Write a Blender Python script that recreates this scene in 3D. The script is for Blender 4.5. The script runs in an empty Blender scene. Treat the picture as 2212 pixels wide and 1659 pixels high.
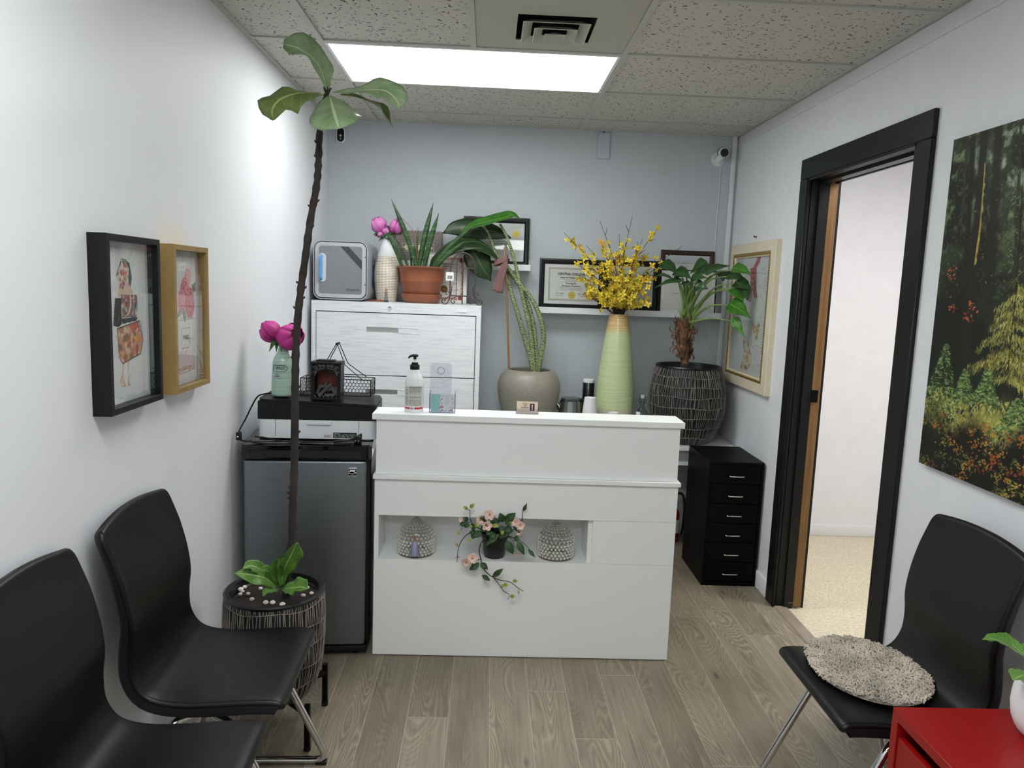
import bpy, bmesh, math, random
import numpy as np
from mathutils import Vector, Matrix, Euler
PI = math.pi
random.seed(7)
SC = bpy.context.scene
COL = SC.collection
V = Vector

# ------------------------------------------------------------------ camera, light, exposure
W, H = 2.469, 2.489                     # room width and ceiling height (m); back wall at y = 0
CAM = V((0.9849, -4.6653, 1.5523))
YAW, PIT, ROL, FPX = -0.0346, -0.1310, 0.0370, 1624.86
def cam_axes():
    cy, sy = math.cos(YAW), math.sin(YAW)
    f = V((-sy*math.cos(PIT), cy*math.cos(PIT), math.sin(PIT)))
    r = V((cy, sy, 0)); u = r.cross(f)
    return (math.cos(ROL)*r + math.sin(ROL)*u, -math.sin(ROL)*r + math.cos(ROL)*u, f)
CR, CU, CF = cam_axes()
cd = bpy.data.cameras.new('camera'); cam = bpy.data.objects.new('camera', cd); COL.objects.link(cam)
cd.sensor_width = 36.0; cd.lens = 36.0*FPX/2212.0; cd.clip_start = 0.05
M3 = Matrix((CR, CU, -CF)).transposed()
cam.matrix_world = Matrix.Translation(CAM) @ M3.to_4x4()
SC.camera = cam
def at(u, v, **k):
    """point of the room seen at pixel (u, v) of the 2212 x 1659 photograph, on a plane x=, y= or z="""
    d = CF + CR*((u-1106)/FPX) - CU*((v-829.5)/FPX)
    (a, val), = k.items(); i = 'xyz'.index(a)
    return CAM + d*((val-CAM[i])/d[i])

wd = bpy.data.worlds.new('world'); SC.world = wd; wd.use_nodes = True
wd.node_tree.nodes['Background'].inputs[0].default_value = (0.8, 0.9, 1.0, 1)
wd.node_tree.nodes['Background'].inputs[1].default_value = 0.3
SC.view_settings.view_transform = 'Standard'
SC.view_settings.look = 'None'
SC.view_settings.exposure = 0.07
SC.view_settings.gamma = 1.0
SC.view_settings.use_curve_mapping = False
SC.cycles.transparent_max_bounces = 48
LIGHT, LIGHT_BACK = 11.0, 12.8                             # radiance of the ceiling panels
LIGHT_ROOM2 = 21.0

# ------------------------------------------------------------------ materials
def lin(c):
    if isinstance(c, str):
        c = [int(c[i:i+2], 16)/255 for i in (0, 2, 4)]
    return [x/12.92 if x <= .04045 else ((x+.055)/1.055)**2.4 for x in c]
class NT:
    def __init__(s, name):
        s.m = bpy.data.materials.new(name); s.m.use_nodes = True
        s.t = s.m.node_tree; s.b = s.t.nodes['Principled BSDF']; s.out = s.t.nodes['Material Output']
    def n(s, typ, **k):
        nd = s.t.nodes.new(typ)
        for a, v in k.items():
            if a in nd.inputs.keys(): nd.inputs[a].default_value = v
            else: setattr(nd, a, v)
        return nd
    def l(s, a, b): s.t.links.new(a, b)
    def coord(s, scale=(1, 1, 1), rot=(0, 0, 0), out='Object'):
        tc = s.n('ShaderNodeTexCoord'); mp = s.n('ShaderNodeMapping')
        mp.inputs['Scale'].default_value = scale; mp.inputs['Rotation'].default_value = rot
        s.l(tc.outputs[out], mp.inputs[0]); return mp.outputs[0]
    def noise(s, vec, scale, detail=3, rough=.5, dist=0):
        nd = s.n('ShaderNodeTexNoise'); nd.inputs['Scale'].default_value = scale
        nd.inputs['Detail'].default_value = detail; nd.inputs['Roughness'].default_value = rough
        nd.inputs['Distortion'].default_value = dist
        s.l(vec, nd.inputs['Vector']); return nd.outputs['Fac']
    def ramp(s, fac, stops):
        nd = s.n('ShaderNodeValToRGB'); e = nd.color_ramp.elements
        while len(e) < len(stops): e.new(.5)
        for i, (p, c) in enumerate(stops):
            e[i].position = p; e[i].color = list(lin(c))+[1] if not isinstance(c, float) else [c, c, c, 1]
        s.l(fac, nd.inputs[0]); return nd.outputs[0]
    def mix(s, fac, a, b, mode='MIX'):
        nd = s.n('ShaderNodeMix'); nd.data_type = 'RGBA'; nd.blend_type = mode
        for v, i in ((fac, 0), (a, 6), (b, 7)):
            if hasattr(v, 'links') or hasattr(v, 'is_linked'): s.l(v, nd.inputs[i])
            elif isinstance(v, (int, float)): nd.inputs[i].default_value = v if i == 0 else (v, v, v, 1)
            else: nd.inputs[i].default_value = list(lin(v))+[1]
        return nd.outputs[2]
    def math(s, op, a, b=0.0, c=None):
        nd = s.n('ShaderNodeMath'); nd.operation = op
        for i, v in enumerate((a, b, c)):
            if v is None: continue
            if isinstance(v, (int, float)): nd.inputs[i].default_value = v
            else: s.l(v, nd.inputs[i])
        return nd.outputs[0]
    def bump(s, h, strength=.2, dist=.002):
        nd = s.n('ShaderNodeBump'); nd.inputs['Strength'].default_value = strength; nd.inputs['Distance'].default_value = dist
        s.l(h, nd.inputs['Height']); s.l(nd.outputs[0], s.b.inputs['Normal'])
    def col(s, o): s.l(o, s.b.inputs['Base Color'])
def pm(name, c, rough=.5, metal=0., spec=.5, bump=None, var=0., emit=None, coat=0., sub=0.):
    """principled material; bump = (noise scale, strength), var = amount of gentle noise in the colour"""
    t = NT(name); b = t.b
    b.inputs['Base Color'].default_value = lin(c)+[1]; b.inputs['Roughness'].default_value = rough
    b.inputs['Metallic'].default_value = metal; b.inputs['Specular IOR Level'].default_value = spec
    if coat: b.inputs['Coat Weight'].default_value = coat; b.inputs['Coat Roughness'].default_value = .05
    if var:
        f = t.noise(t.coord(), 14, 4)
        cc = [int(c[i:i+2], 16)/255 for i in (0, 2, 4)]
        t.col(t.ramp(f, [(.25, [max(0, x*(1-var)) for x in cc]), (.75, [min(1, x*(1+var)) for x in cc])]))
    if bump: t.bump(t.noise(t.coord(), bump[0], 4), bump[1])
    if emit: b.inputs['Emission Color'].default_value = lin(c)+[1]; b.inputs['Emission Strength'].default_value = emit
    return t.m
def glassy(name, tint, fres=1.45, base=.04, rough=.02, clear=1.0):
    """thin clear sheet: lets light straight through and reflects by angle"""
    t = NT(name); t.t.nodes.remove(t.b)
    tr = t.n('ShaderNodeBsdfTransparent'); tr.inputs[0].default_value = lin(tint)+[1]
    gl = t.n('ShaderNodeBsdfGlossy'); gl.inputs['Roughness'].default_value = rough
    lw = t.n('ShaderNodeLayerWeight'); lw.inputs['Blend'].default_value = .5
    f0 = ((fres-1)/(fres+1))**2*.75                       # same from either side, so thin panes stay clear
    fr = t.math('ADD', t.math('MULTIPLY', t.math('POWER', lw.outputs['Facing'], 5.0), (1-f0)*.8), f0)
    mx = t.n('ShaderNodeMixShader'); t.l(fr, mx.inputs[0]); t.l(tr.outputs[0], mx.inputs[1]); t.l(gl.outputs[0], mx.inputs[2])
    t.l(mx.outputs[0], t.out.inputs[0]); return t.m

MT = {}
def build_materials():
    m = MT
    m['wall'] = pm('wall_paint', 'E4E5E9', .55, bump=(260, .05), var=.012)
    m['wall_back'] = pm('grey_wall_paint', 'BDC4C9', .55, bump=(260, .05), var=.012)
    m['trim'] = pm('trim_paint', 'DFE1E3', .4)
    m['white'] = pm('white_laminate', 'F3F5F4', .33)
    m['shelfw'] = pm('white_lacquer', 'E4E7E8', .35)
    m['tee'] = pm('ceiling_tee_metal', 'BDBDB6', .5)
    m['panel'] = pm('vent_panel_paint', 'B4B3A4', .5)
    m['dark'] = pm('dark_void', '15171A', .8)
    m['black'] = pm('black_plastic', '0A0C0F', .42, spec=.35)
    m['gloss'] = pm('gloss_black_plastic', '08090B', .08)
    m['satin'] = pm('black_satin_paint', '101214', .38, spec=.32)
    m['blackmetal'] = pm('black_powder_metal', '040405', .5, spec=.14, bump=(500, .05))
    m['leather'] = pm('black_leather', '070707', .36, bump=(420, .12), spec=.32)
    m['leatheredge'] = pm('navy_leather_edge', '0E1119', .5)
    m['chrome'] = pm('chrome', 'D8D8D8', .1, 1.)
    m['steel'] = pm('satin_steel', 'C9CBCC', .28, 1.)
    m['kettle'] = pm('kettle_steel', '9A9B9C', .25, 1.)
    m['red'] = pm('red_lacquer', '930C0B', .36)
    m['terra'] = pm('terracotta_plastic', '8F5236', .45, var=.04)
    m['soil'] = pm('potting_soil', '1C1410', .95, bump=(60, 1.), var=.5)
    m['pebble'] = pm('white_pebble', 'D9D2C8', .6, var=.12)
    m['wood'] = None
    m['gold'] = pm('gold_wood_frame', '967B4A', .4, var=.05)
    m['brown'] = pm('dark_brown_frame', '3A2620', .35, var=.1)
    m['blackframe'] = pm('black_frame', '0A0B0D', .38, spec=.35)
    m['cream'] = pm('cream_frame', 'DDD2B8', .4, var=.03)
    m['bead'] = pm('gilded_bead', 'A58A4E', .35, .6)
    m['mat'] = pm('white_mat_board', 'E2E3E4', .8)
    m['paper'] = pm('certificate_paper', 'D8D8D4', .8, var=.01)
    m['ink'] = pm('black_ink', '1E1D1C', .7)
    m['greyink'] = pm('grey_ink', '74736F', .7)
    m['goldseal'] = pm('gold_seal_foil', 'D8C257', .35, .3)
    m['glass'] = glassy('picture_glass', 'FAFBFB', 1.5)
    m['clear'] = glassy('clear_acrylic', 'F3F4F7', 1.45)
    m['clearedge'] = glassy('acrylic_edge', 'B9BDD8', 1.5)
    m['jar'] = glassy('hobnail_glass', 'F2F2EE', 1.5, rough=.08)
    m['bump'] = pm('glass_hobnail', 'C9C8BE', .08, spec=.8)
    m['bottleglass'] = glassy('bottle_glass', 'D3D6D9', 1.5)
    m['oak'] = None
    m['rose'] = pm('magenta_petal', 'B81F78', .55, var=.15)
    m['rosein'] = pm('deep_magenta_petal', '9C1250', .55, var=.15)
    m['pink'] = pm('pink_petal', 'D564B2', .55, var=.12)
    m['pinkin'] = pm('rose_pink_petal', 'B64390', .55, var=.12)
    m['stem'] = pm('green_stem', '4E6B35', .5, var=.1)
    m['twig'] = pm('dark_twig', '2E2220', .7, bump=(200, .3))
    m['yellow'] = pm('yellow_blossom', 'E2C83C', .55, var=.14)
    m['peach'] = pm('peach_petal', 'F1D4C9', .6, var=.08)
    m['peachin'] = pm('orange_stamen', 'D98B4C', .6)
    m['yleaf'] = pm('yellow_green_leaf', '9AA046', .5, var=.1)
    m['bark'] = pm('dark_bark', '2B2521', .85, bump=(90, 1.), var=.35)
    m['fibre'] = pm('brown_leaf_fibre', '664935', .85, var=.5, bump=(80, .6))
    m['cane'] = pm('bamboo_cane', '97704F', .5, var=.1)
    m['ribbon'] = pm('dusty_rose_ribbon', '7C5A58', .7, var=.05)
    m['wire'] = pm('dark_wire', '17161A', .4, .3)
    m['iron'] = pm('rustic_iron', '5A4C49', .45, .5)
    m['whiteplastic'] = pm('white_plastic', 'ECEEF2', .25)
    m['greyplastic'] = pm('grey_plastic', 'A9ACB0', .35)
    m['label'] = pm('white_label', 'E8E8E4', .6)
    m['redband'] = pm('red_print', 'C02A33', .5)
    m['mint'] = pm('mint_card', 'A9DCD0', .6)
    m['silver'] = pm('silver_paint', 'B5B8BE', .3, .5)
    m['silverdark'] = pm('grey_door_panel', '8E9094', .35, .5)
    m['chargrey'] = pm('charcoal_band', '3D4046', .4)
    m['blue'] = pm('blue_translucent_plastic', '58A4DD', .2)
    m['bluedark'] = pm('blue_side_window', '2F5878', .15)
    m['terrapot'] = None
    m['stone'] = None
    m['cup'] = pm('white_paper_cup', 'ECECEE', .6)
    m['ribbed'] = pm('pot_liner', '101114', .35)
    m['strand'] = pm('grey_wicker_strand', '7A7570', .6, var=.25)
    m['strandr'] = pm('taupe_wicker_strand', '766F69', .6, var=.3)
    m['weavebase'] = pm('black_wicker_core', '111113', .6)
    m['fleece'] = pm('grey_sheepskin', 'A79C90', .95, var=.15)
    m['fleecetip'] = pm('pale_fleece_curl', 'BDB3A6', .9, var=.18)
    m['extred'] = pm('extinguisher_red', 'A31517', .3)
    m['logs'] = pm('charred_log', '4C4B4E', .8, bump=(120, 1.), var=.35)
    m['ember'] = pm('dark_red_backing', '5E1D17', .5, var=.2)
    m['lavender'] = pm('lavender_silk', 'A9A9C9', .5, var=.12)
    m['copper'] = pm('copper_thread', 'A06A55', .5)
    m['skin'] = pm('ceramic_figure', 'B4835E', .5, var=.2)
    m['ornament'] = pm('copper_twig', '7A4A2E', .5, var=.35)
    m['lcd'] = pm('camera_lens', '05070A', .06)
    m['barcode'] = pm('barcode_black', '29292B', .7)
    m['rib'] = pm('brushed_light', 'D6D6D4', .3, .8)

    # left wall paint with one pale filler patch above the gold frame
    t = NT('wall_paint_patched'); tc = t.n('ShaderNodeTexCoord'); sp = t.n('ShaderNodeSeparateXYZ'); t.l(tc.outputs['Object'], sp.inputs[0])
    nz = t.math('MULTIPLY', t.math('SUBTRACT', t.noise(t.coord(), 12, 3), .5), .10)
    def soft(v, a, b_): return t.ramp(t.math('MULTIPLY', t.math('SUBTRACT', t.math('ADD', v, nz), a), 1/(b_-a)), [(0, 0.0), (1, 1.0)])
    yy, zz = sp.outputs[1], sp.outputs[2]; yneg = t.math('MULTIPLY', yy, -1.0); zneg = t.math('MULTIPLY', zz, -1.0)
    mk = t.math('MULTIPLY', t.math('MULTIPLY', soft(yy, -2.37, -2.34), soft(yneg, 2.13, 2.17)), t.math('MULTIPLY', soft(zz, 1.60, 1.63), soft(zneg, -1.735, -1.70)))
    t.col(t.mix(t.math('MULTIPLY', mk, .8), 'E4E5E9', 'EAE4D8')); t.b.inputs['Roughness'].default_value = .55; t.bump(t.noise(t.coord(), 260, 4), .05); m['wall_left'] = t.m
    # oak-look vinyl planks running away from the door side
    t = NT('oak_vinyl_planks'); tc = t.n('ShaderNodeTexCoord'); sp = t.n('ShaderNodeSeparateXYZ'); t.l(tc.outputs['Object'], sp.inputs[0])
    PW, PL = .148, 1.22
    def white(a, b_=0.0):
        cb = t.n('ShaderNodeCombineXYZ'); w = t.n('ShaderNodeTexWhiteNoise')
        for k, v in enumerate((a, b_)):
            if isinstance(v, float): cb.inputs[k].default_value = v
            else: t.l(v, cb.inputs[k])
        t.l(cb.outputs[0], w.inputs['Vector']); return w.outputs['Value']
    u = t.math('DIVIDE', sp.outputs[0], PW); row = t.math('FLOOR', u); fu = t.math('FRACT', u)
    v = t.math('ADD', t.math('DIVIDE', sp.outputs[1], PL), t.math('MULTIPLY', white(row), 7.3)); cl = t.math('FLOOR', v); fv = t.math('FRACT', v)
    idv = white(row, cl); id2 = white(cl, t.math('ADD', row, 31.7))
    ed = t.math('MINIMUM', t.math('MULTIPLY', t.math('MINIMUM', fu, t.math('SUBTRACT', 1.0, fu)), PW), t.math('MULTIPLY', t.math('MINIMUM', fv, t.math('SUBTRACT', 1.0, fv)), PL))
    seam = t.ramp(t.math('MULTIPLY', ed, 300.0), [(.25, 1.0), (.62, 0.0)])
    def vec(sx, sy, shx=19.0, shy=23.0):
        cb = t.n('ShaderNodeCombineXYZ'); t.l(t.math('ADD', t.math('MULTIPLY', sp.outputs[0], sx), t.math('MULTIPLY', idv, shx)), cb.inputs[0])
        t.l(t.math('ADD', t.math('MULTIPLY', sp.outputs[1], sy), t.math('MULTIPLY', id2, shy)), cb.inputs[1]); return cb.outputs[0]
    # cathedral grain: contour lines of a long soft hill running down each plank
    hill = t.noise(vec(7.0, 1.3), 1.0, 1.5, .4, .2)
    rings = t.math('SINE', t.math('MULTIPLY', hill, 215.0)); fine = t.noise(vec(110, 3.0), 1.0, 4, .6)
    blot = t.noise(vec(6, 1.5), 1.6, 3, .5); fad = t.ramp(t.noise(vec(5, 1.1, 7.0, 5.0), 1.3, 2), [(.42, 0.0), (.58, 1.0)])
    c1 = t.ramp(fine, [(.28, '807767'), (.72, 'A0978A')])
    c2 = t.mix(t.math('MULTIPLY', t.math('MULTIPLY', t.ramp(rings, [(.55, 0.0), (.9, 1.0)]), fad), .34), c1, 'C2BAA8')
    c2 = t.mix(t.math('MULTIPLY', t.math('MULTIPLY', t.ramp(t.math('MULTIPLY', rings, -1.0), [(.5, 0.0), (.95, 1.0)]), fad), .30), c2, '5C5446')
    c3 = t.mix(t.ramp(blot, [(.50, 0.0), (.74, .55)]), c2, '6B6252')
    c4 = t.mix(.8, c3, t.ramp(idv, [(0, 'C9C3B6'), (1, 'F6F4EC')]), 'MULTIPLY')
    vo = t.n('ShaderNodeTexVoronoi'); vo.inputs['Scale'].default_value = 1.0; t.l(vec(11, 3.2), vo.inputs['Vector'])
    vr = t.n('ShaderNodeSeparateColor'); t.l(vo.outputs['Color'], vr.inputs[0])
    knot = t.math('MULTIPLY', t.ramp(vo.outputs['Distance'], [(.03, .9), (.13, 0.0)]), t.math('GREATER_THAN', vr.outputs[0], .72))
    c5 = t.mix(knot, c4, '463E33')
    c6 = t.mix(t.math('MULTIPLY', seam, .55), c5, 'B3AB9A')  # seams mixed lighter: the highlight on the plank bevels, put into the colour
    t.col(c6); t.b.inputs['Roughness'].default_value = .42
    t.bump(t.math('ADD', fine, t.math('MULTIPLY', seam, -1.5)), .12, .001); m['floor'] = t.m

    t = NT('speckled_beige_vinyl'); co = t.coord()
    f = t.noise(co, 70, 5, .7); f2 = t.noise(co, 9, 3)
    t.col(t.mix(t.ramp(f2, [(.4, .0), (.8, .35)]), t.ramp(f, [(.35, 'B3A689'), (.5, 'D2C8AE'), (.7, 'E0D8C2')]), 'BFB69E'))
    t.b.inputs['Roughness'].default_value = .4; m['floor2'] = t.m

    t = NT('fissured_ceiling_tile'); co = t.coord()
    n1 = t.noise(co, 7, 2); vm = t.n('ShaderNodeVectorMath'); vm.operation = 'MULTIPLY_ADD'
    nn = t.n('ShaderNodeTexNoise'); nn.inputs['Scale'].default_value = 26; t.l(co, nn.inputs['Vector'])
    t.l(nn.outputs['Color'], vm.inputs[0]); vm.inputs[1].default_value = (.05, .05, 0); t.l(co, vm.inputs[2])
    vo = t.n('ShaderNodeTexVoronoi'); vo.inputs['Scale'].default_value = 52; t.l(vm.outputs[0], vo.inputs['Vector'])
    vo2 = t.n('ShaderNodeTexVoronoi'); vo2.inputs['Scale'].default_value = 150; t.l(co, vo2.inputs['Vector'])
    hole = t.ramp(vo.outputs['Distance'], [(.19, 1.0), (.27, 0.0)])
    pin = t.ramp(vo2.outputs['Distance'], [(.14, .6), (.22, 0.0)])
    h = t.math('MAXIMUM', hole, pin)
    t.col(t.mix(h, 'C9C7BE', '6B6A62')); t.b.inputs['Roughness'].default_value = .9
    t.bump(t.math('MULTIPLY', h, -1.), .5, .003); m['tile'] = t.m

    t = NT('brushed_stainless'); co = t.coord(scale=(1, 1, 130))
    f = t.noise(co, 5, 4, .6); t.col(t.ramp(f, [(.3, '74787C'), (.7, '83878B')]))
    t.b.inputs['Metallic'].default_value = .85; t.b.inputs['Roughness'].default_value = .36
    t.bump(f, .06, .0005); m['stainless'] = t.m

    t = NT('washed_white_steel'); co = t.coord(scale=(1.6, 1, 26))
    f = t.noise(co, 4, 5, .65); t.col(t.ramp(f, [(.3, 'CFD3D8'), (.52, 'E6E8EB'), (.8, 'E9EBEE')]))
    t.b.inputs['Roughness'].default_value = .38; m['washed'] = t.m

    t = NT('pale_wood_edge'); co = t.coord(scale=(30, 30, 1.3))
    f = t.noise(co, 2, 4, .6, 1.2); t.col(t.ramp(f, [(.3, '5E4323'), (.5, '76562F'), (.7, '84633A')]))
    t.b.inputs['Roughness'].default_value = .45; m['oak'] = t.m

    t = NT('sandstone_glaze'); co = t.coord()
    f = t.noise(co, 160, 3, .7); t.col(t.ramp(f, [(.3, '858176'), (.6, '9C978A'), (.8, 'ABA698')]))
    t.b.inputs['Roughness'].default_value = .38; t.bump(f, .1, .001); m['stone'] = t.m

    t = NT('ribbed_green_glaze'); tc = t.n('ShaderNodeTexCoord'); sp = t.n('ShaderNodeSeparateXYZ'); t.l(tc.outputs['Object'], sp.inputs[0])
    z = sp.outputs[2]; wob = t.noise(t.coord(scale=(1, 1, 60)), 3, 3, .6)
    tan = t.ramp(wob, [(.32, 'A98150'), (.5, 'CFAE76'), (.7, 'DDC596')])
    grn = t.ramp(wob, [(.3, 'B8C593'), (.6, 'C6D2A2'), (.8, 'D1DBB0')])
    zz = t.math('ADD', z, t.math('MULTIPLY', wob, .05))
    c = t.mix(t.ramp(zz, [(.645, 0.0), (.695, 1.0)]), grn, tan)
    c = t.mix(t.ramp(z, [(.185, 1.0), (.19, 0.0)]), c, 'C9C4AC')
    t.col(c); t.b.inputs['Roughness'].default_value = .16; t.bump(t.noise(t.coord(scale=(1, 1, 60)), 3, 2), .25, .002); m['greenvase'] = t.m

    t = NT('crackled_mint_glaze'); wob = t.noise(t.coord(scale=(1, 1, 22)), 8, 4, .6)
    t.col(t.ramp(wob, [(.32, '8FA79C'), (.5, 'A7C3B5'), (.75, 'B4CEC0')]))
    t.b.inputs['Roughness'].default_value = .14; t.bump(wob, .12, .001); m['teal'] = t.m

    t = NT('lattice_ceramic'); tc = t.n('ShaderNodeTexCoord'); sp = t.n('ShaderNodeSeparateXYZ'); t.l(tc.outputs['Object'], sp.inputs[0])
    z = sp.outputs[2]; ang = t.math('ARCTAN2', sp.outputs[1], sp.outputs[0])
    a = t.math('FRACT', t.math('MULTIPLY', ang, 22/(2*PI)))
    zf = t.math('FRACT', t.math('MULTIPLY', z, 110.0))
    line = t.math('MULTIPLY', t.math('GREATER_THAN', zf, .55), t.math('GREATER_THAN', a, .16))
    band = t.math('LESS_THAN', z, .255)
    vv = t.noise(t.coord(), 20, 3)
    c = t.mix(t.math('MULTIPLY', line, band), 'E8E3D8', t.ramp(vv, [(.35, 'A08570'), (.6, 'C0A88F')]))
    c = t.mix(band, 'E6E8E8', c)
    t.col(c); t.b.inputs['Roughness'].default_value = .5; m['lattice'] = t.m

    def leafmat(name, cdark, clight, vein, rough=.35, nv=9, trans=.25, spots=False):
        t = NT(name); a = t.n('ShaderNodeAttribute'); a.attribute_name = 'luv'
        sp = t.n('ShaderNodeSeparateXYZ'); t.l(a.outputs['Vector'], sp.inputs[0])
        av = t.math('ABSOLUTE', sp.outputs[1])
        mid = t.ramp(av, [(.035, 1.0), (.075, 0.0)])
        side = t.math('FRACT', t.math('MULTIPLY', t.math('SUBTRACT', sp.outputs[0], t.math('MULTIPLY', av, .22)), float(nv)))
        sv = t.ramp(side, [(.0, .6), (.09, 0.0)])
        f = t.noise(t.coord(), 18, 4)
        base = t.ramp(f, [(.3, cdark), (.7, clight)])
        c = t.mix(t.math('MAXIMUM', mid, sv), base, vein)
        if spots:
            g = t.noise(t.coord(), 9, 2); c = t.mix(t.ramp(g, [(.69, 0.0), (.73, .8)]), c, '8A6A2C')
        t.col(c); t.b.inputs['Roughness'].default_value = rough
        t.bump(t.math('MULTIPLY', t.math('MAXIMUM', mid, sv), -1.), .25, .002)
        tl = t.n('ShaderNodeBsdfTranslucent'); t.l(c, tl.inputs[0])
        mx = t.n('ShaderNodeMixShader'); mx.inputs[0].default_value = trans
        t.l(t.b.outputs[0], mx.inputs[1]); t.l(tl.outputs[0], mx.inputs[2]); t.l(mx.outputs[0], t.out.inputs[0])
        return t.m
    m['figleaf'] = leafmat('fiddle_leaf', '7F9B6C', 'A3BA92', 'CCDAB2', .34, 7, .25)
    m['figleafold'] = leafmat('old_fiddle_leaf', '5C7034', '7C8F52', 'B5BE7E', .4, 7, .25)
    m['figyoung'] = leafmat('young_fig_leaf', '4A7A30', '6C9B45', 'B4CC86', .4, 8)
    m['aloleaf'] = leafmat('zebra_plant_leaf', '182C12', '263F1C', '466333', .36, 8, .12, True)
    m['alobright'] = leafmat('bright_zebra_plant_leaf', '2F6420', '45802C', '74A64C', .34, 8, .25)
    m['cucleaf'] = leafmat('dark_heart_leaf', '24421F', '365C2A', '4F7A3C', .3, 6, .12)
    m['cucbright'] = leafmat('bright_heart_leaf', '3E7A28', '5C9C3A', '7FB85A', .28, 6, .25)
    m['roseleaf'] = leafmat('rose_leaf', '22401F', '36592D', '54774A', .5, 6, .12)

    def petalmat(name, base, tip, edge):  # darker base and rim: petal tint plus painted shading that separates the petals
        t = NT(name); a = t.n('ShaderNodeAttribute'); a.attribute_name = 'luv'; sp = t.n('ShaderNodeSeparateXYZ'); t.l(a.outputs['Vector'], sp.inputs[0])
        f = t.noise(t.coord(), 30, 3); c = t.ramp(t.math('ADD', sp.outputs[0], t.math('MULTIPLY', f, .3)), [(.25, base), (.95, tip)])
        av = t.math('ABSOLUTE', sp.outputs[1]); e = t.math('MAXIMUM', t.ramp(av, [(.72, 0.0), (1.0, .8)]), t.ramp(sp.outputs[0], [(.86, 0.0), (1.0, .7)]))
        st = t.ramp(t.math('FRACT', t.math('MULTIPLY', sp.outputs[1], 4.0)), [(0, .22), (.3, 0.0)])
        t.col(t.mix(t.math('MAXIMUM', e, st), c, edge)); t.b.inputs['Roughness'].default_value = .6; return t.m
    m['rose'] = petalmat('magenta_petal', '8E1458', 'C43290', '7E0E4A'); m['rosein'] = petalmat('deep_magenta_petal', '7E0A38', 'B01E60', '6A082E')
    m['pink'] = petalmat('pink_petal', 'B04490', 'E08CCB', 'A83A86'); m['pinkin'] = petalmat('rose_pink_petal', '9C3078', 'C862A6', '8E2868')
    t = NT('zebra_stem'); f = t.n('ShaderNodeTexWave'); f.wave_type = 'BANDS'; f.bands_direction = 'Z'
    f.inputs['Scale'].default_value = 36; f.inputs['Distortion'].default_value = 9; f.inputs['Detail'].default_value = 2; f.inputs['Detail Scale'].default_value = 2.5
    t.l(t.coord(), f.inputs['Vector']); t.col(t.ramp(f.outputs['Fac'], [(.30, '3C4A2C'), (.62, 'A8B383')])); t.b.inputs['Roughness'].default_value = .5; m['zebra'] = t.m
    t = NT('banded_spear_leaf'); f = t.noise(t.coord(scale=(1, 1, 14)), 5, 3, .6, .5)
    t.col(t.ramp(f, [(.35, '1F3A20'), (.55, '36592F'), (.75, '5C7E48')])); t.b.inputs['Roughness'].default_value = .45; m['spear'] = t.m
    t = NT('petiole_green'); f = t.noise(t.coord(), 20, 2); t.col(t.ramp(f, [(.3, '6A8A45'), (.7, '8FAA62')])); t.b.inputs['Roughness'].default_value = .45; m['petiole'] = t.m

    t = NT('printed_picture'); a = t.n('ShaderNodeVertexColor'); a.layer_name = 'Col'; t.col(a.outputs[0]); t.b.inputs['Roughness'].default_value = .6; m['print'] = t.m
    t = NT('canvas_print'); a = t.n('ShaderNodeVertexColor'); a.layer_name = 'Col'; t.col(a.outputs[0]); t.b.inputs['Roughness'].default_value = .55; t.b.inputs['Specular IOR Level'].default_value = .25; m['canvas'] = t.m

    for nm, L, key in (('panel_diffuser', LIGHT, 'lamp'), ('panel_diffuser_bright', LIGHT_BACK, 'lamp_back'), ('panel_diffuser_warm', LIGHT_ROOM2, 'lamp2')):
        t = NT(nm); t.t.nodes.remove(t.b); e = t.n('ShaderNodeEmission')
        e.inputs[0].default_value = (.965, 1, .99, 1) if key != 'lamp2' else (1, .97, .94, 1); e.inputs[1].default_value = L
        t.l(e.outputs[0], t.out.inputs[0]); m[key] = t.m
build_materials()

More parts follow.
